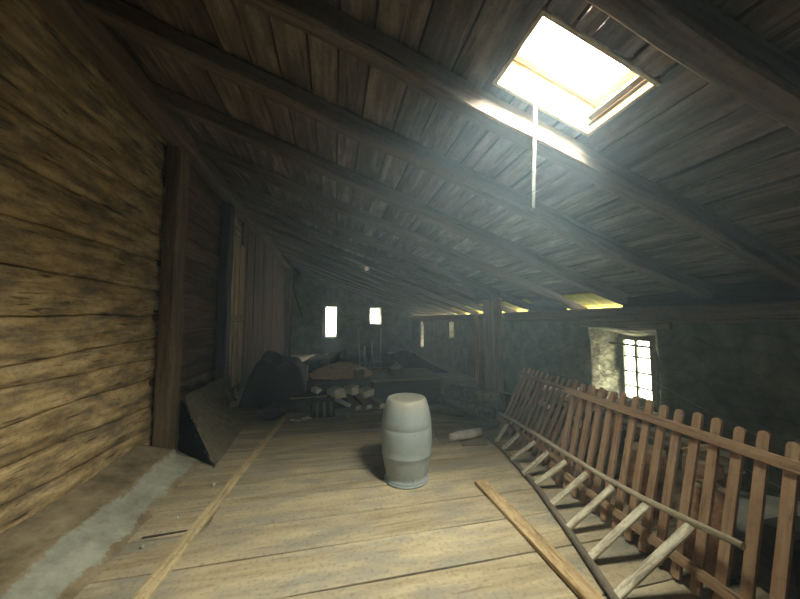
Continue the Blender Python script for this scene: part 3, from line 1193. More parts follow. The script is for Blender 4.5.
for n_, (yc, zc, hw, hh, xx) in enumerate([(6.55, 1.29, 0.07, 0.21, 4.16), (9.31, 1.275, 0.11, 0.2, 4.16), (12.75, 0.975, 0.10, 0.48, 4.16)]):
    mb = MB()
    mb.box((xx - 0.01, yc - hw, zc - hh), (xx + 0.01, yc - hw + 0.02, zc + hh), jit=0.001)
    mb.box((xx - 0.01, yc + hw - 0.02, zc - hh), (xx + 0.01, yc + hw, zc + hh), jit=0.001)
    mb.box((xx - 0.01, yc - hw + .02, zc - 0.008), (xx + 0.01, yc + hw - .02, zc + 0.008), jit=0.001)
    struct(mb.build('window_%d' % (n_ + 3), M['frame_paint']))

# ------------------------------------------------------------------ POSTS
mb = MB()
mb.beam((-1.93, 4.12, 0.0), (-1.93, 4.12, 3.72), 0.26, 0.16, up=(1, 0, 0), jit=0.006, amp=0.008, nside=3, seg=20)
tag(mb.build('wall_post', M['post_wood']), 'weathered square post on the left wall where the pale planks end', 'post')
mb = MB()
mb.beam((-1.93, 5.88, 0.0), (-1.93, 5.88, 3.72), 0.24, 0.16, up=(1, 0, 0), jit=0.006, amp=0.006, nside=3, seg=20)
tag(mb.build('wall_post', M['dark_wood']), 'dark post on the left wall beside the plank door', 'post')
mb = MB()
mb.beam((-1.90, 13.2, 0.0), (-1.90, 13.2, 3.70), 0.5, 0.2, up=(1, 0, 0), jit=0.006, amp=0.006, nside=3, seg=16)
tag(mb.build('wall_post', M['post_wood']), 'brown post at the far end of the left wall, near the gable slit', 'post')
mb = MB()
mb.beam((-1.74, 13.0, 3.0), (-1.40, 13.6, 1.7), 0.05, 0.05, jit=0.006)
tag(mb.build('brace', M['dark_wood']), 'thin slanting brace beside the farthest left post', 'brace')
post = thing('roof_post', 'thick reddish square post standing under the eave rafters', 'post', (3.15, 5.75, 0))
mb = MB()
mb.beam((3.20, 5.70, 0.0), (3.20, 5.70, 2.02), 0.30, 0.30, up=(1, 0.3, 0), jit=0.004, amp=0.006, nside=3, seg=14)
mb.build('shaft', M['post_red'], post)
mb = MB()
mb.beam((2.99, 5.90, 0.0), (2.99, 5.90, 1.70), 0.16, 0.16, up=(1, 0.3, 0), jit=0.004, amp=0.005, nside=3, seg=12)
mb.build('side_prop', M['post_red'], post)
mb = MB()
mb.beam((3.18, 5.25, 2.08), (3.18, 6.5, 2.08), 0.14, 0.10, up=(SIN, 0, COS), jit=0.004)
mb.build('cap_timber', M['rafter_wood'], post)

# ------------------------------------------------------------------ BARREL
bar = thing('barrel', 'grey-blue bulging plastic barrel standing alone in the middle of the floor', 'barrel', (0.735, 3.08, 0))
prof = [(0, 0.012), (0.185, 0.012), (0.198, 0.0), (0.214, 0.006), (0.218, 0.022), (0.212, 0.036), (0.206, 0.045), (0.212, 0.07), (0.226, 0.13), (0.240, 0.20), (0.249, 0.255), (0.2535, 0.262), (0.2535, 0.276), (0.2515, 0.282),
        (0.256, 0.33), (0.2595, 0.40), (0.2595, 0.46), (0.2555, 0.515), (0.2515, 0.525), (0.2515, 0.533), (0.2545, 0.54), (0.249, 0.59), (0.240, 0.65), (0.227, 0.71), (0.213, 0.755), (0.203, 0.780), (0.192, 0.795), (0.176, 0.800), (0.164, 0.796), (0.155, 0.786), (0.09, 0.778), (0.0, 0.774)]
mb = MB()
mb.lathe([(r * 1.0, z) for r, z in prof], (0.735, 3.08, 0), k=64)
bo = mb.build('barrel_body', M['barrel'], bar)
mb = MB()
mb.lathe([(0.205, 0.0), (0.226, 0.0), (0.230, 0.008), (0.227, 0.016), (0.222, 0.019), (0.2188, 0.016)], (0.735, 3.08, 0), k=64)
mb.build('base_ring', M['barrel'], bar)
mb = MB()
mb.lathe([(0.026, 0.777), (0.026, 0.789), (0.022, 0.792), (0.0, 0.792)], (0.66, 3.15, 0), k=20)
mb.build('bung', M['barrel'], bar)

# ------------------------------------------------------------------ LOOSE BOARDS ON THE FLOOR
mb = MB()
mb.beam((-1.22, 0.3, 0.012), (-0.775, 5.45, 0.012), 0.085, 0.02, jit=0.004, seg=30, nside=3, amp=0.002)
tag(mb.build('lath', M['lath_wood']), 'long flat wooden batten on the floor beside the plaster ledge, the wider lower one', 'batten')
mb = MB()
mb.beam((-1.13, 0.6, 0.039), (-0.752, 5.40, 0.039), 0.032, 0.028, jit=0.003, seg=30, nside=2)
tag(mb.build('lath', M['lath_wood']), 'narrow square batten lying on top of the long flat batten', 'batten')
mb = MB()
mb.beam((1.405, 2.80, 0.022), (1.455, 1.44, 0.022), 0.115, 0.035, jit=0.003, seg=14, nside=3, amp=0.003)
tag(mb.build('board', M['new_wood']), 'short pale board on the floor in front of the ladder', 'board')
mb = MB()
mb.tube([(1.50, 3.82, 0.055), (1.62, 3.83, 0.06), (1.80, 3.86, 0.062), (1.98, 3.90, 0.06)], [0.045, 0.056, 0.058, 0.05], k=12, amp=0.006, mat=M['white_wood'])
tag(mb.build('birch_log', M['white_wood']), 'thin whitish peeled log on the floor between barrel and ladder', 'log')
mb = MB()
mb.beam((1.60, 3.70, 0.008), (1.92, 3.62, 0.008), 0.10, 0.012, jit=0.004, amp=0.004)
tag(mb.build('bark_strip', M['junk_wood']), 'flat strip of bark lying before the whitish peeled log', 'bark')
for k, (a, b, c, lab) in enumerate([((1.30, 4.55, 0.01), (2.05, 4.20, 0.01), 0.03, 'thin stick on the floor behind the barrel, nearest of three'),
                                    ((1.20, 4.75, 0.01), (2.10, 4.45, 0.01), 0.025, 'thin stick on the floor behind the barrel, middle of three'),
                                    ((1.35, 5.0, 0.012), (2.1, 4.70, 0.012), 0.03, 'thin stick on the floor behind the barrel, farthest of three')]):
    mb = MB()
    mb.beam(a, b, c, 0.016, jit=0.008)
    tag(mb.build('stick', M['lath_wood']), lab, 'stick')
mb = MB()
mb.beam((-1.36, 2.665, 0.004), (-0.99, 2.70, 0.006), 0.022, 0.012, jit=0.012, amp=0.006, seg=12, taper=0.4)
tag(mb.build('splinter', M['dark_wood']), 'dark split splinter on the floor between plaster ledge and battens', 'splinter')
for k, (x_, y_, r_) in enumerate([(-1.12, 3.32, 0.016), (-1.22, 2.85, 0.012), (-1.05, 3.02, 0.010), (-1.3, 2.55, 0.014), (-1.18, 3.5, 0.012)]):
    mb = MB()
    bmesh.ops.create_icosphere(mb.bm, subdivisions=2, radius=r_, matrix=Matrix.Translation((x_, y_, r_ * 0.7)))
    for v in mb.bm.verts:
        v.co += noise.noise_vector(v.co * 40) * r_ * 0.4
    tag(mb.build('plaster_crumb', M['plaster']), 'small crumb of fallen plaster by the foot of the ledge', 'plaster crumb', 'plaster crumbs by the ledge')

# ------------------------------------------------------------------ PICKET FENCE PANELS
def fence(label, b0, b1, lean, spacing, pw, Lh, rails, seed, slack=0.0, group=None):
    r = random.Random(seed)
    b0, b1 = Vector((*b0, 0)), Vector((*b1, 0))
    d = (b1 - b0).normalized()
    n = Vector((-d.y, d.x, 0))
    if n.x < 0:
        n = -n
    la = math.radians(lean)
    up = n * math.sin(la) + Vector((0, 0, math.cos(la)))
    N_ = d.cross(up).normalized()
    if N_.x > 0:
        N_ = -N_          # towards the floor side
    root = thing('picket_fence', label, 'fence', tuple((b0 + b1) / 2), group)
    Ln = (b1 - b0).length
    k = 0
    t = 0.04 + slack
    off0 = 0.018
    while t < Ln:
        mbp = MB()
        base = b0 + d * t + N_ * 0.0 + Vector((0, 0, off0))
        tilt = r.uniform(-0.005, 0.005)
        L2 = Lh + r.uniform(-0.012, 0.012)
        ax = (up + d * tilt).normalized()
        s = d
        # outline with a rounded head and foot, extruded by its thickness
        out = []
        hw = pw / 2
        for a in range(0, 7):
            an = math.pi * a / 6
            out.append((math.cos(an) * hw, L2 - hw + math.sin(an) * hw * 1.05))
        out += [(-hw, L2 * f) for f in (0.75, 0.5, 0.25)]
        for a in range(0, 5):
            an = math.pi + math.pi * a / 4
            out.append((math.cos(an) * hw, hw * 0.5 + math.sin(an) * hw * 0.5))
        out += [(hw, L2 * f) for f in (0.25, 0.5, 0.75)]
        ou, ov = r.uniform(0, 50), r.uniform(0, 50)
        fr_, bk = [], []
        for (x_, z_) in out:
            q = base + s * x_ + ax * z_
            fr_.append(mbp.bm.verts.new(q + N_ * 0.010))
            bk.append(mbp.bm.verts.new(q - N_ * 0.010))
        for vs_, fl in ((fr_, 0), (bk, 1)):
            f = mbp.bm.faces.new(vs_ if not fl else list(reversed(vs_)))
            for lp in f.loops:
                i_ = (fr_ if not fl else bk).index(lp.vert)
                lp[mbp.uv].uv = (out[i_][1] + ou, out[i_][0] + ov)
        for i_ in range(len(out)):
            j_ = (i_ + 1) % len(out)
            f = mbp.bm.faces.new((fr_[j_], fr_[i_], bk[i_], bk[j_]))
            for lp, c_ in zip(f.loops, ((out[j_][1] + ou, ov), (out[i_][1] + ou, ov), (out[i_][1] + ou, ov + .02), (out[j_][1] + ou, ov + .02))):
                lp[mbp.uv].uv = c_
        mbp.build('picket', M['fence_wood'], root)
        t += spacing * r.uniform(0.995, 1.005)
        k += 1
    for (zh, th) in rails:
        mbr = MB()
        q = up * zh + N_ * 0.026 + Vector((0, 0, off0))
        mbr.beam(b0 + q, b1 + q, 0.028, th, up=up, jit=0.003, seg=14, ch=0.1)
        mbr.build('rail', M['fence_wood'], root)
    return root


fence('brown picket fence panel leaning across the near right, in front of the ladder end', (2.135, 2.72), (2.0, 0.55), 14.0, 0.108, 0.050, 1.0, ((0.13, 0.055), (0.88, 0.06)), 3, 0.055, group='picket fence panels')
fence('dark brown picket fence panel behind the near panel, leaning farther back toward the post', (2.33, 4.08), (2.21, 2.35), 27.0, 0.105, 0.038, 0.98, ((0.14, 0.05), (0.86, 0.055)), 4, group='picket fence panels')

# ------------------------------------------------------------------ LADDER
lad = thing('ladder', 'old wooden ladder on its side, pale rungs, resting against the picket fence', 'ladder', (1.9, 2.4, 0))
LF = [(2.04, 3.84), (2.02, 3.49), (1.98, 3.14), (1.88, 2.59), (1.76, 2.16), (1.66, 1.81), (1.57, 1.52), (1.44, 1.08)]
mb = MB()
mb.tube([(x_, y_, 0.027) for x_, y_ in LF], 0.026, k=10, amp=0.003)
mb.build('stringer', M['ladder_dark'], lad)
RT = [(2.235, 3.95, 0.30), (2.215, 3.58, 0.335), (2.167, 2.917, 0.342), (2.125, 2.531, 0.35), (2.083, 2.097, 0.362), (2.053, 1.714, 0.390), (2.038, 1.438, 0.428), (2.025, 1.186, 0.462)]
mb = MB()
mb.tube(RT, [0.020, 0.021, 0.022, 0.022, 0.021, 0.020, 0.019, 0.018], k=10, amp=0.002, cap=M['endgrain'], mat=M['ladder_wood'])
mb.build('stringer', None, lad)
RG = [((1.580, 1.503, .04), (2.033, 1.425, .404)), ((1.669, 1.77, .04), (2.048, 1.691, .366)), ((1.729, 2.038, .04), (2.067, 1.959, .340)), ((1.819, 2.318, .04), (2.084, 2.217, .312)),
      ((1.888, 2.62, .04), (2.103, 2.474, .293)), ((1.903, 2.826, .04), (2.121, 2.736, .266)), ((1.96, 3.128, .04), (2.144, 2.968, .271)), ((2.003, 3.384, .04), (2.166, 3.292, .240)), ((2.029, 3.591, .04), (2.199, 3.597, .249))]
for a, b in RG:
    mb = MB()
    a, b = Vector(a), Vector(b)
    mb.beam(a - (b - a).normalized() * 0.01, b, 0.05, 0.024, up=(-0.6, 0, 0.8), jit=0.002, amp=0.002, nside=3, ch=0.2, mat=M['rung_wood'], seg=5)
    mb.build('rung', None, lad)

# ------------------------------------------------------------------ SCRAP BEHIND THE FENCE
def log(name, label, pts, r, mat='bark', cat='log', group=None, cap='endgrain'):
    m_ = MB()
    m_.tube(pts, r, k=14, amp=0.012, mat=M[mat], cap=M[cap])
    return tag(m_.build(name), label, cat, group)


def block(name, label, p0, p1, w_, h_, mat, cat, up=(0, 0, 1), group=None):
    m_ = MB()
    m_.beam(p0, p1, w_, h_, up=up, jit=0.004, amp=0.006, nside=3, mat=M[mat])
    return tag(m_.build(name), label, cat, group)


log('tree_stump', 'upright reddish stump behind the near fence panel, by the ladder end', [(2.42, 1.60, 0), (2.42, 1.60, 0.25), (2.43, 1.60, 0.50)], [0.12, 0.11, 0.10], 'stump', 'stump')
log('tree_stump', 'upright stump with a pale sawn top behind the fence, in front of the window', [(2.62, 2.15, 0), (2.62, 2.15, 0.3), (2.62, 2.15, 0.50)], [0.15, 0.14, 0.13], 'stump', 'stump')
log('tree_stump', 'brown stump farther back from the fence than the two beside it', [(2.93, 1.95, 0), (2.93, 1.95, 0.25), (2.94, 1.95, 0.46)], [0.13, 0.13, 0.12], 'stump', 'stump')
log('tree_stump', 'rounded dark stump close to the stone wall behind the tall picket row', [(3.35, 2.1, 0), (3.35, 2.1, 0.3)], [0.17, 0.16], 'bark', 'stump')
block('timber', 'grey squared timber lying over the stumps behind the fence', (2.82, 2.62, 0.56), (3.0, 1.72, 0.52), 0.12, 0.08, 'junk_wood', 'timber')
block('timber', 'pale squared timber end sticking out below the window', (2.86, 3.05, 0.58), (3.5, 2.85, 0.66), 0.10, 0.08, 'white_wood', 'timber')
block('board', 'whitish board sloping under the window behind the fence', (2.86, 3.40, 0.62), (3.5, 2.62, 0.56), 0.09, 0.03, 'white_wood', 'board')
block('board', 'whitish board lying nearest the window sill, behind the fence', (2.88, 3.75, 0.64), (3.6, 3.45, 0.62), 0.11, 0.03, 'white_wood', 'board')
block('stick', 'pale round stick leaning up behind the near pickets', (2.62, 1.86, 0.60), (2.80, 1.62, 0.74), 0.035, 0.035, 'new_wood', 'stick')
block('wooden_box', 'dark wooden box standing behind the stump and the pickets', (2.50, 1.33, 0.20), (2.80, 1.33, 0.20), 0.16, 0.39, 'dark_wood', 'box')
block('stone_slab', 'pale flat stone slab leaning on rubble by the right wall', (2.75, 1.75, 0.22), (3.55, 1.30, 0.16), 0.42, 0.07, 'plaster', 'stone slab', up=(-0.35, -0.1, 1))
block('stone_slab', 'flat grey stone lying on the floor under the leaning slab', (2.5, 1.25, 0.035), (3.1, 1.05, 0.035), 0.34, 0.06, 'plaster', 'stone slab')
block('batten', 'thin dark batten lying slantwise across the grey stones by the wall', (2.35, 1.48, 0.02), (3.3, 1.12, 0.11), 0.03, 0.02, 'dark_wood', 'batten')
r2 = random.Random(11)


def heap_z(x_, y_):
    u, v = (x_ - 2.6) / 1.12, (y_ - 2.6) / 1.9
    e = min(1, 4 * min(u + 0.08, 1.08 - v, v + 0.02, 1))
    return max(0, 0.50 * e * (0.45 + 0.55 * min(1, u * 2)) + noise.noise(Vector((x_ * 4, y_ * 4, 0))) * 0.10)


for i in range(34):
    x_ = r2.uniform(2.72, 3.5)
    y_ = r2.uniform(2.72, 4.1)
    a = r2.uniform(0, math.pi)
    l_ = r2.uniform(0.08, 0.26)
    h_ = r2.uniform(0.03, 0.07)
    dv = Vector((math.cos(a) * l_ / 2, math.sin(a) * l_ / 2, r2.uniform(-0.05, 0.05)))
    c = Vector((x_, y_, heap_z(x_, y_) + h_ / 2 + abs(dv.z)))
    white = i % 5 < 2
    block('scrap_block', 'whitish split splinter on the rubble heap below the window' if white else 'dull brown chunk of scrap wood on the rubble heap below the window', c - dv, c + dv, r2.uniform(0.03, 0.09), h_, 'white_wood' if white else r2.choice(['junk_wood', 'bark', 'wall_brown']), 'wood chunk', group='whitish splinters below the window' if white else 'brown scrap wood below the window')
mb = MB()


def heap(i, j):
    x_, y_ = 2.6 + 1.12 * i / 26, 2.6 + 1.9 * j / 26
    return Vector((x_, y_, heap_z(x_, y_) if 0 < j < 26 and i > 0 else 0))


mb.grid(heap, 26, 26, mat=M['stone'], smooth=False)
tag(mb.build('rubble_heap'), 'heap of stone and wood rubble against the wall under the window', 'rubble', kind='stuff')
for pts, lab in [([(3.62, 3.0, 0.95), (3.3, 2.2, 0.80), (3.0, 1.5, 0.72), (2.72, 0.95, 0.70)], 'thin slack wire hanging behind the pickets, the higher of two'),
                 ([(3.0, 1.75, 0.50), (2.85, 1.35, 0.48), (2.7, 0.9, 0.45), (2.6, 0.7, 0.45)], 'thin wire crossing behind the near pickets, the lower of two')]:
    mb = MB()
    mb.tube(pts, 0.0022, k=6)
    tag(mb.build('wire', M['wire']), lab, 'wire')

# logs at the foot of the reddish post
log('log', 'thick round log lying in front of the reddish post', [(2.20, 5.65, 0.17), (2.84, 4.80, 0.17)], [0.165, 0.165], 'bark', cap='bark')
log('log', 'thinner long log along the floor before the thick round log', [(1.98, 5.5, 0.09), (2.46, 4.42, 0.09)], [0.085, 0.08], 'bark', cap='bark')
log('log', 'dark log lying behind the thick round log near the post', [(2.78, 5.50, 0.13), (3.20, 4.75, 0.13)], [0.12, 0.12], 'bark', cap='bark')
block('board', 'dark flat board on the floor behind the far picket panel', (2.75, 4.9, 0.03), (3.4, 3.6, 0.03), 0.22, 0.05, 'dark_wood', 'board')

# ------------------------------------------------------------------ LEANING RIBBED MAT AND THE GAP BESIDE IT
def mat_pt(u, v):
    """u along the wall (0 near), v from floor to top."""
    bot = Vector((-1.24, 3.62, 0.012)).lerp(Vector((-1.30, 4.98, 0.012)), u)
    top = Vector((-1.835, 4.22, 0.65)).lerp(Vector((-1.84, 5.98, 0.62)), u)
    p = bot.lerp(top, v)
    p.z -= 0.06 * math.sin(math.pi * v)
    return p


mb = MB()
NU, NV = 340, 24


def MP(i, j, back=0.0):
    u, v = i / NU, j / NV
    jag = noise.noise(Vector((v * 9, 0, 3))) * 0.045 + noise.noise(Vector((v * 26, 0, 3))) * 0.02
    uu = u + (1 - u) * (jag + 0.05)
    p = mat_pt(uu, v)
    rip = math.sin((u * 1.4 + v * 0.35) * 2 * math.pi * 21) * 0.008
    n = Vector((0.72, 0.1, 0.69))
    return p + n * (rip + noise.noise(p * 3) * 0.02 - back)


mb.grid(lambda i, j: MP(i, j), NU, NV, mat=M['sheet'])
mb.grid(lambda i, j: MP(i, j, 0.012), NU, NV, mat=M['sheet_dark'])
tag(mb.build('ribbed_mat'), 'olive ribbed mat leaning on the left wall past the first post', 'mat')
# near-black sheet added to paint the shade in the gap beside the mat
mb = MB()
def gap_shade(i, j):
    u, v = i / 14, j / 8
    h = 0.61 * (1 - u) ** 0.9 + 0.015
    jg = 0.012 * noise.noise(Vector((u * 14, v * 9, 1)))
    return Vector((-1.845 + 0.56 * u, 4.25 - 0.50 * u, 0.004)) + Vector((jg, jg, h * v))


mb.grid(gap_shade, 14, 8, mat=M['dark_void'])
tag(mb.build('gap_shade_sheet'), 'jagged black sheet standing in for the shade between the post and the ribbed mat', 'gap_shade')

# ------------------------------------------------------------------ DARK HEAP ON THE LEFT
mb = MB()


def tarp(i, j):
    u, v = i / 40, j / 40
    x_ = -1.70 + u * 1.20
    y_ = 6.05 + v * 1.7
    e = min(u, 1 - u) * 2
    f = min(v, 1 - v) * 2
    h = 0.82 * (1 - (1 - min(1, e * 1.6)) ** 2) ** 0.5 * (1 - (1 - min(1, f * 2.2)) ** 2) ** 0.5
    h *= 0.85 + 0.35 * noise.noise(Vector((x_ * 1.8, y_ * 1.8, 0)))
    h += noise.noise(Vector((x_ * 6, y_ * 6, 2))) * 0.05 * (h > 0.1)
    return Vector((x_, y_, max(0.004, h)))


mb.grid(tarp, 40, 40)
tag(mb.build('tarpaulin_heap', M['tarp']), 'big dark heap under a black tarpaulin at the foot of the left wall', 'tarpaulin')
for (x_, y_, z_, rx, ry_, rz_, lab) in [(-0.98, 5.30, 0.12, 0.22, 0.2, 0.14, 'dark slumped sack in front of the tarpaulin heap, next to the mat'),
                                        (-0.52, 5.62, 0.14, 0.2, 0.18, 0.16, 'dark slumped sack at the end of the long battens')]:
    mb = MB()
    bmesh.ops.create_icosphere(mb.bm, subdivisions=4, radius=1, matrix=Matrix.Translation((0, 0, 0)))
    for v in mb.bm.verts:
        c = v.co.copy()
        q = Vector((c.x * rx, c.y * ry_, max(-0.95, c.z) * rz_))
        q += noise.noise_vector(c * 1.6 + Vector((x_, y_, 0))) * 0.05
        q.z = max(q.z, -z_ + 0.003)
        v.co = q + Vector((x_, y_, z_))
    for f in mb.bm.faces:
        f.smooth = True
    tag(mb.build('sack', M['sack']), lab, 'sack')
block('timber', 'dark timber end tilted up against the plank door foot', (-1.72, 5.45, 0.42), (-1.50, 5.15, 0.30), 0.12, 0.10, 'junk_wood', 'timber')
block('stick', 'thin pale stick lying level in front of the dark heap', (-0.70, 5.30, 0.30), (-0.12, 5.35, 0.30), 0.02, 0.018, 'lath_wood', 'stick')

mb = MB()


def debris(i, j):
    u, v = i / 50, j / 20
    x_, y_ = -1.5 + u * 4.9, 8.6 + v * 3.2
    e = min(1, 5 * min(u, 1 - u)) * min(1, 3 * min(v, 1 - v))
    h = 0.55 * e * (0.8 + 0.5 * noise.noise(Vector((x_ * 1.3, y_ * 1.3, 0)))) + 0.08 * e * noise.noise(Vector((x_ * 5, y_ * 5, 0)))
    return Vector((x_, y_, max(0.004, h)))


mb.grid(debris, 50, 20, smooth=False)
tag(mb.build('debris_bank', M['debris_dark']), 'long low bank of dark debris across the floor before the gable wall', 'debris', kind='stuff')

# ------------------------------------------------------------------ CHEST, CHIPS AND FIREWOOD IN THE MIDDLE DISTANCE
ch = thing('chest', 'low dark wooden chest with a grey board top behind the barrel', 'chest', (1.35, 6.05, 0))
mb = MB()
mb.box((0.70, 5.50, 0.0), (1.98, 5.54, 0.47), jit=0.002)
mb.box((0.70, 6.56, 0.0), (1.98, 6.60, 0.47), jit=0.002)
mb.box((0.70, 5.54, 0.0), (0.74, 6.56, 0.47), jit=0.002)
mb.box((1.94, 5.54, 0.0), (1.98, 6.56, 0.47), jit=0.002)
mb.build('chest_body', M['dark_wood'], ch)
mb = MB()
for k in range(4):
    mb.box((0.66, 5.46 + k * 0.295, 0.47), (2.02, 5.46 + k * 0.295 + 0.285, 0.505), jit=0.002)
mb.build('chest_top', M['junk_wood'], ch)

mb = MB()
cr = random.Random(5)


def chipheap(i, j):
    r_, a = (i / 14), 2 * math.pi * j / 32
    x_ = 0.14 + math.cos(a) * r_ * 0.60
    y_ = 5.98 + math.sin(a) * r_ * 0.38
    z_ = 0.52 + 0.21 * max(0, 1 - r_ ** 1.8) + noise.noise(Vector((x_ * 8, y_ * 8, 0))) * 0.03
    return Vector((x_, y_, z_))


mb.grid(chipheap, 14, 32)
for i in range(900):
    r_ = math.sqrt(cr.random())
    a = cr.uniform(0, 2 * math.pi)
    x_, y_ = 0.14 + math.cos(a) * r_ * 0.6, 5.98 + math.sin(a) * r_ * 0.38
    z_ = 0.535 + 0.21 * max(0, 1 - r_ ** 1.8)
    d = Vector((cr.uniform(-1, 1), cr.uniform(-1, 1), cr.uniform(-0.4, 0.4))).normalized() * cr.uniform(0.02, 0.05)
    c = Vector((x_, y_, z_ + cr.uniform(0, 0.02)))
    mb.beam(c - d, c + d, cr.uniform(0.012, 0.03), 0.006, jit=0.0, seg=1, ch=0.05, up=(cr.uniform(-.6, .6), cr.uniform(-.6, .6), 1))
tag(mb.build('wood_chips', M['chips']), 'broad heap of tan wood chips on the crate below the bright gable slit', 'wood chips', kind='stuff')
cb = thing('crate', 'dark low bin that carries the heap of wood chips', 'crate', (0.14, 6.1, 0))
mb = MB()
mb.box((-0.46, 5.62, 0.0), (0.66, 5.66, 0.50), jit=0.002)
mb.box((-0.46, 6.62, 0.0), (0.66, 6.66, 0.50), jit=0.002)
mb.box((-0.46, 5.66, 0.0), (-0.42, 6.62, 0.50), jit=0.002)
mb.box((0.62, 5.66, 0.0), (0.66, 6.62, 0.50), jit=0.002)
mb.build('crate_body', M['dark_wood'], cb)
mb = MB()
mb.box((-0.46, 5.62, 0.50), (0.66, 6.66, 0.515), jit=0.0, seg=2)
mb.build('crate_top', M['dark_wood'], cb)
mb = MB()
mb.beam((-0.46, 5.60, 0.53), (-0.50, 6.05, 0.72), 0.03, 0.02, jit=0.002)
tag(mb.build('stick', M['rung_wood']), 'short pale stick standing at the edge of the chip heap nearest the tarpaulin', 'stick')
sb = thing('small_box', 'small dark open box standing on the wood chips', 'box', (0.44, 5.66, 0.53))
mb = MB()
mb.box((0.36, 5.58, 0.52), (0.54, 5.60, 0.66), jit=0.001)
mb.box((0.36, 5.72, 0.52), (0.54, 5.74, 0.66), jit=0.001)
mb.box((0.36, 5.60, 0.52), (0.375, 5.72, 0.66), jit=0.001)
mb.box((0.525, 5.60, 0.52), (0.54, 5.72, 0.66), jit=0.001)
mb.build('box_sides', M['wall_brown'], sb)
mb = MB()
mb.beam((0.38, 5.60, 0.68), (0.52, 5.76, 0.69), 0.06, 0.02, jit=0.001)
mb.build('box_lid', M['white_wood'], sb)

# white split firewood piled in front of the chip bin
fw = [((-0.02, 5.56, 0.32), (0.10, 5.30, 0.34), 0.20, 0.16, 'widest white split log in the firewood pile'),
      ((0.26, 5.56, 0.36), (0.36, 5.32, 0.38), 0.14, 0.13, 'white split log in the pile, right below the small dark box'),
      ((0.52, 5.56, 0.32), (0.60, 5.30, 0.32), 0.17, 0.11, 'white split log at the pile side nearest the chest'),
      ((-0.34, 5.56, 0.39), (-0.24, 5.36, 0.39), 0.12, 0.07, 'small white piece lying highest at the tarpaulin side of the pile'),
      ((0.05, 5.48, 0.20), (0.24, 5.22, 0.16), 0.09, 0.06, 'narrow white log low in the pile under the widest log')]
for a, b, w_, h_, lab in fw:
    mb = MB()
    mb.beam(a, b, w_, h_, up=(0.35 * math.sin(a[0] * 23), 0, 1), jit=0.003, amp=0.03, nside=3, seg=5, mat=M['white_wood'], cap=M['white_wood'])
    tag(mb.build('split_log', None), lab, 'firewood', 'white split logs by the chip bin')
for k, (a, b, lab) in enumerate([((0.24, 5.55, 0.26), (0.40, 5.12, 0.135), 'grey billet slanting down from the pile, nearest the green crate'),
                                 ((0.40, 5.55, 0.28), (0.58, 5.12, 0.14), 'grey billet slanting down in the middle of the pile'),
                                 ((0.56, 5.52, 0.24), (0.80, 5.12, 0.14), 'grey billet slanting down, nearest the chest')]):
    mb = MB()
    mb.beam(a, b, 0.10, 0.08, jit=0.004, amp=0.01, nside=3, mat=M['junk_wood'], cap=M['white_wood'])
    tag(mb.build('split_log'), lab, 'firewood', 'grey billets by the chip bin')
gc = thing('plastic_crate', 'dark green slatted crate in front of the chip bin', 'crate', (-0.18, 5.3, 0))
mb = MB()
mb.box((-0.36, 5.18, 0.0), (0.02, 5.44, 0.02), jit=0)
mb.box((-0.36, 5.42, 0.02), (0.02, 5.44, 0.3), jit=0)
mb.box((-0.36, 5.18, 0.02), (-0.34, 5.42, 0.3), jit=0)
mb.box((0.0, 5.18, 0.02), (0.02, 5.42, 0.3), jit=0)
mb.box((-0.36, 5.16, 0.26), (0.02, 5.18, 0.3), jit=0)
mb.build('crate_shell', M['green_crate'], gc)
for k in range(3):
    mb = MB()
    mb.beam((-0.26 + k * 0.11, 5.165, 0.02), (-0.26 + k * 0.11, 5.165, 0.25), 0.045, 0.015, up=(0, 1, 0), jit=0.001)
    mb.build('crate_slat', M['junk_wood'], gc)
pal = thing('pallet', 'low pale-edged pallet on the floor under the slanting billets', 'pallet', (0.5, 5.3, 0))
mb = MB()
mb.box((0.20, 5.10, 0.06), (0.86, 5.16, 0.085), jit=0.001)
mb.box((0.20, 5.26, 0.06), (0.86, 5.32, 0.085), jit=0.001)
mb.box((0.20, 5.42, 0.06), (0.86, 5.48, 0.085), jit=0.001)
mb.build('pallet_deck', M['junk_wood'], pal)
for x_ in (0.20, 0.81):
    mb = MB()
    mb.box((x_, 5.10, 0.0), (x_ + 0.05, 5.48, 0.06), jit=0.001)
    mb.build('pallet_runner', M['junk_wood'], pal)
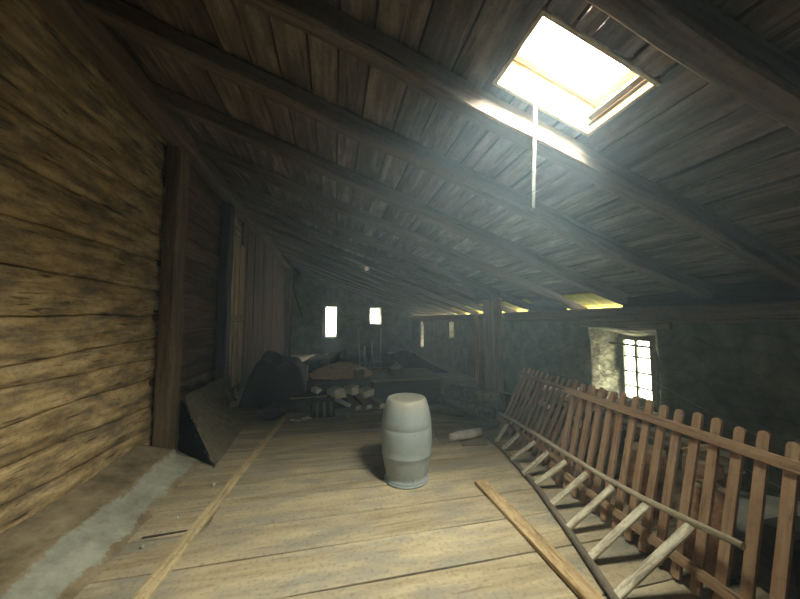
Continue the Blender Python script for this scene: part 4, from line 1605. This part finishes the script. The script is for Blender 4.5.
for k, (x_, y_, r_, lab) in enumerate([(-0.42, 5.12, 0.045, 'white crumpled scrap on the floor beside the green crate, larger one'), (-0.55, 5.05, 0.03, 'white scrap on the floor, middle of three beside the green crate'), (-0.64, 5.12, 0.028, 'white scrap on the floor nearest the long battens')]):
    mb = MB()
    bmesh.ops.create_icosphere(mb.bm, subdivisions=3, radius=r_)
    for v in mb.bm.verts:
        v.co.z *= 0.5
        v.co.x *= 1.7
        v.co += noise.noise_vector(v.co * 30 + Vector((k, 0, 0))) * r_ * 0.5
        v.co += Vector((x_, y_, r_ * 0.55))
    tag(mb.build('paper_scrap', M['white_wood']), lab, 'scrap')

# metal stand with prongs, on the chest end
st = thing('metal_stand', 'upright stand of thin steel rods behind the heap of wood chips', 'stand', (0.72, 6.25, 0.505))
mb = MB()
mb.tube([(0.47, 6.15, 1.42), (0.485, 6.17, 1.0), (0.52, 6.2, 0.60)], 0.011, k=8)
mb.build('tall_rod', M['steel'], st)
mb = MB()
mb.tube([(0.93, 6.15, 1.42), (0.925, 6.17, 1.0), (0.94, 6.2, 0.52)], 0.011, k=8)
mb.build('tall_rod', M['steel'], st)
mb = MB()
mb.tube([(0.60, 6.2, 1.05), (0.61, 6.2, 0.60)], 0.018, k=8)
mb.build('prong', M['steel'], st)
mb = MB()
mb.tube([(0.75, 6.2, 1.15), (0.76, 6.2, 0.60)], 0.018, k=8)
mb.build('prong', M['steel'], st)
mb = MB()
mb.tube([(0.51, 6.2, 0.70), (0.93, 6.2, 0.74)], 0.012, k=8)
mb.build('crossbar', M['steel'], st)
mb = MB()
mb.tube([(0.51, 6.22, 0.61), (0.94, 6.22, 0.60)], 0.012, k=8)
mb.build('crossbar', M['steel'], st)
bk = thing('basket', 'small pale basket of kindling standing on the chest', 'basket', (1.2, 5.95, 0.505))
mb = MB()
mb.lathe([(0.0, 0.005), (0.11, 0.005), (0.16, 0.12), (0.165, 0.13), (0.155, 0.13), (0.105, 0.015), (0.0, 0.015)], (1.2, 5.95, 0.505), k=24)
mb.build('basket_bowl', M['junk_wood'], bk)
for k in range(9):
    mb = MB()
    a = cr.uniform(0, math.pi)
    c = Vector((1.2 + cr.uniform(-0.04, 0.04), 5.95 + cr.uniform(-0.04, 0.04), 0.61 + 0.012 * k))
    d = Vector((math.cos(a), math.sin(a), cr.uniform(-0.3, 0.6))) * 0.11
    mb.beam(c - d, c + d, 0.03, 0.02, jit=0.002)
    mb.build('kindling_stick', M['rung_wood'], bk)

# strip helper keys
for o in bpy.data.objects:
    if '_loc' in o:
        del o['_loc']
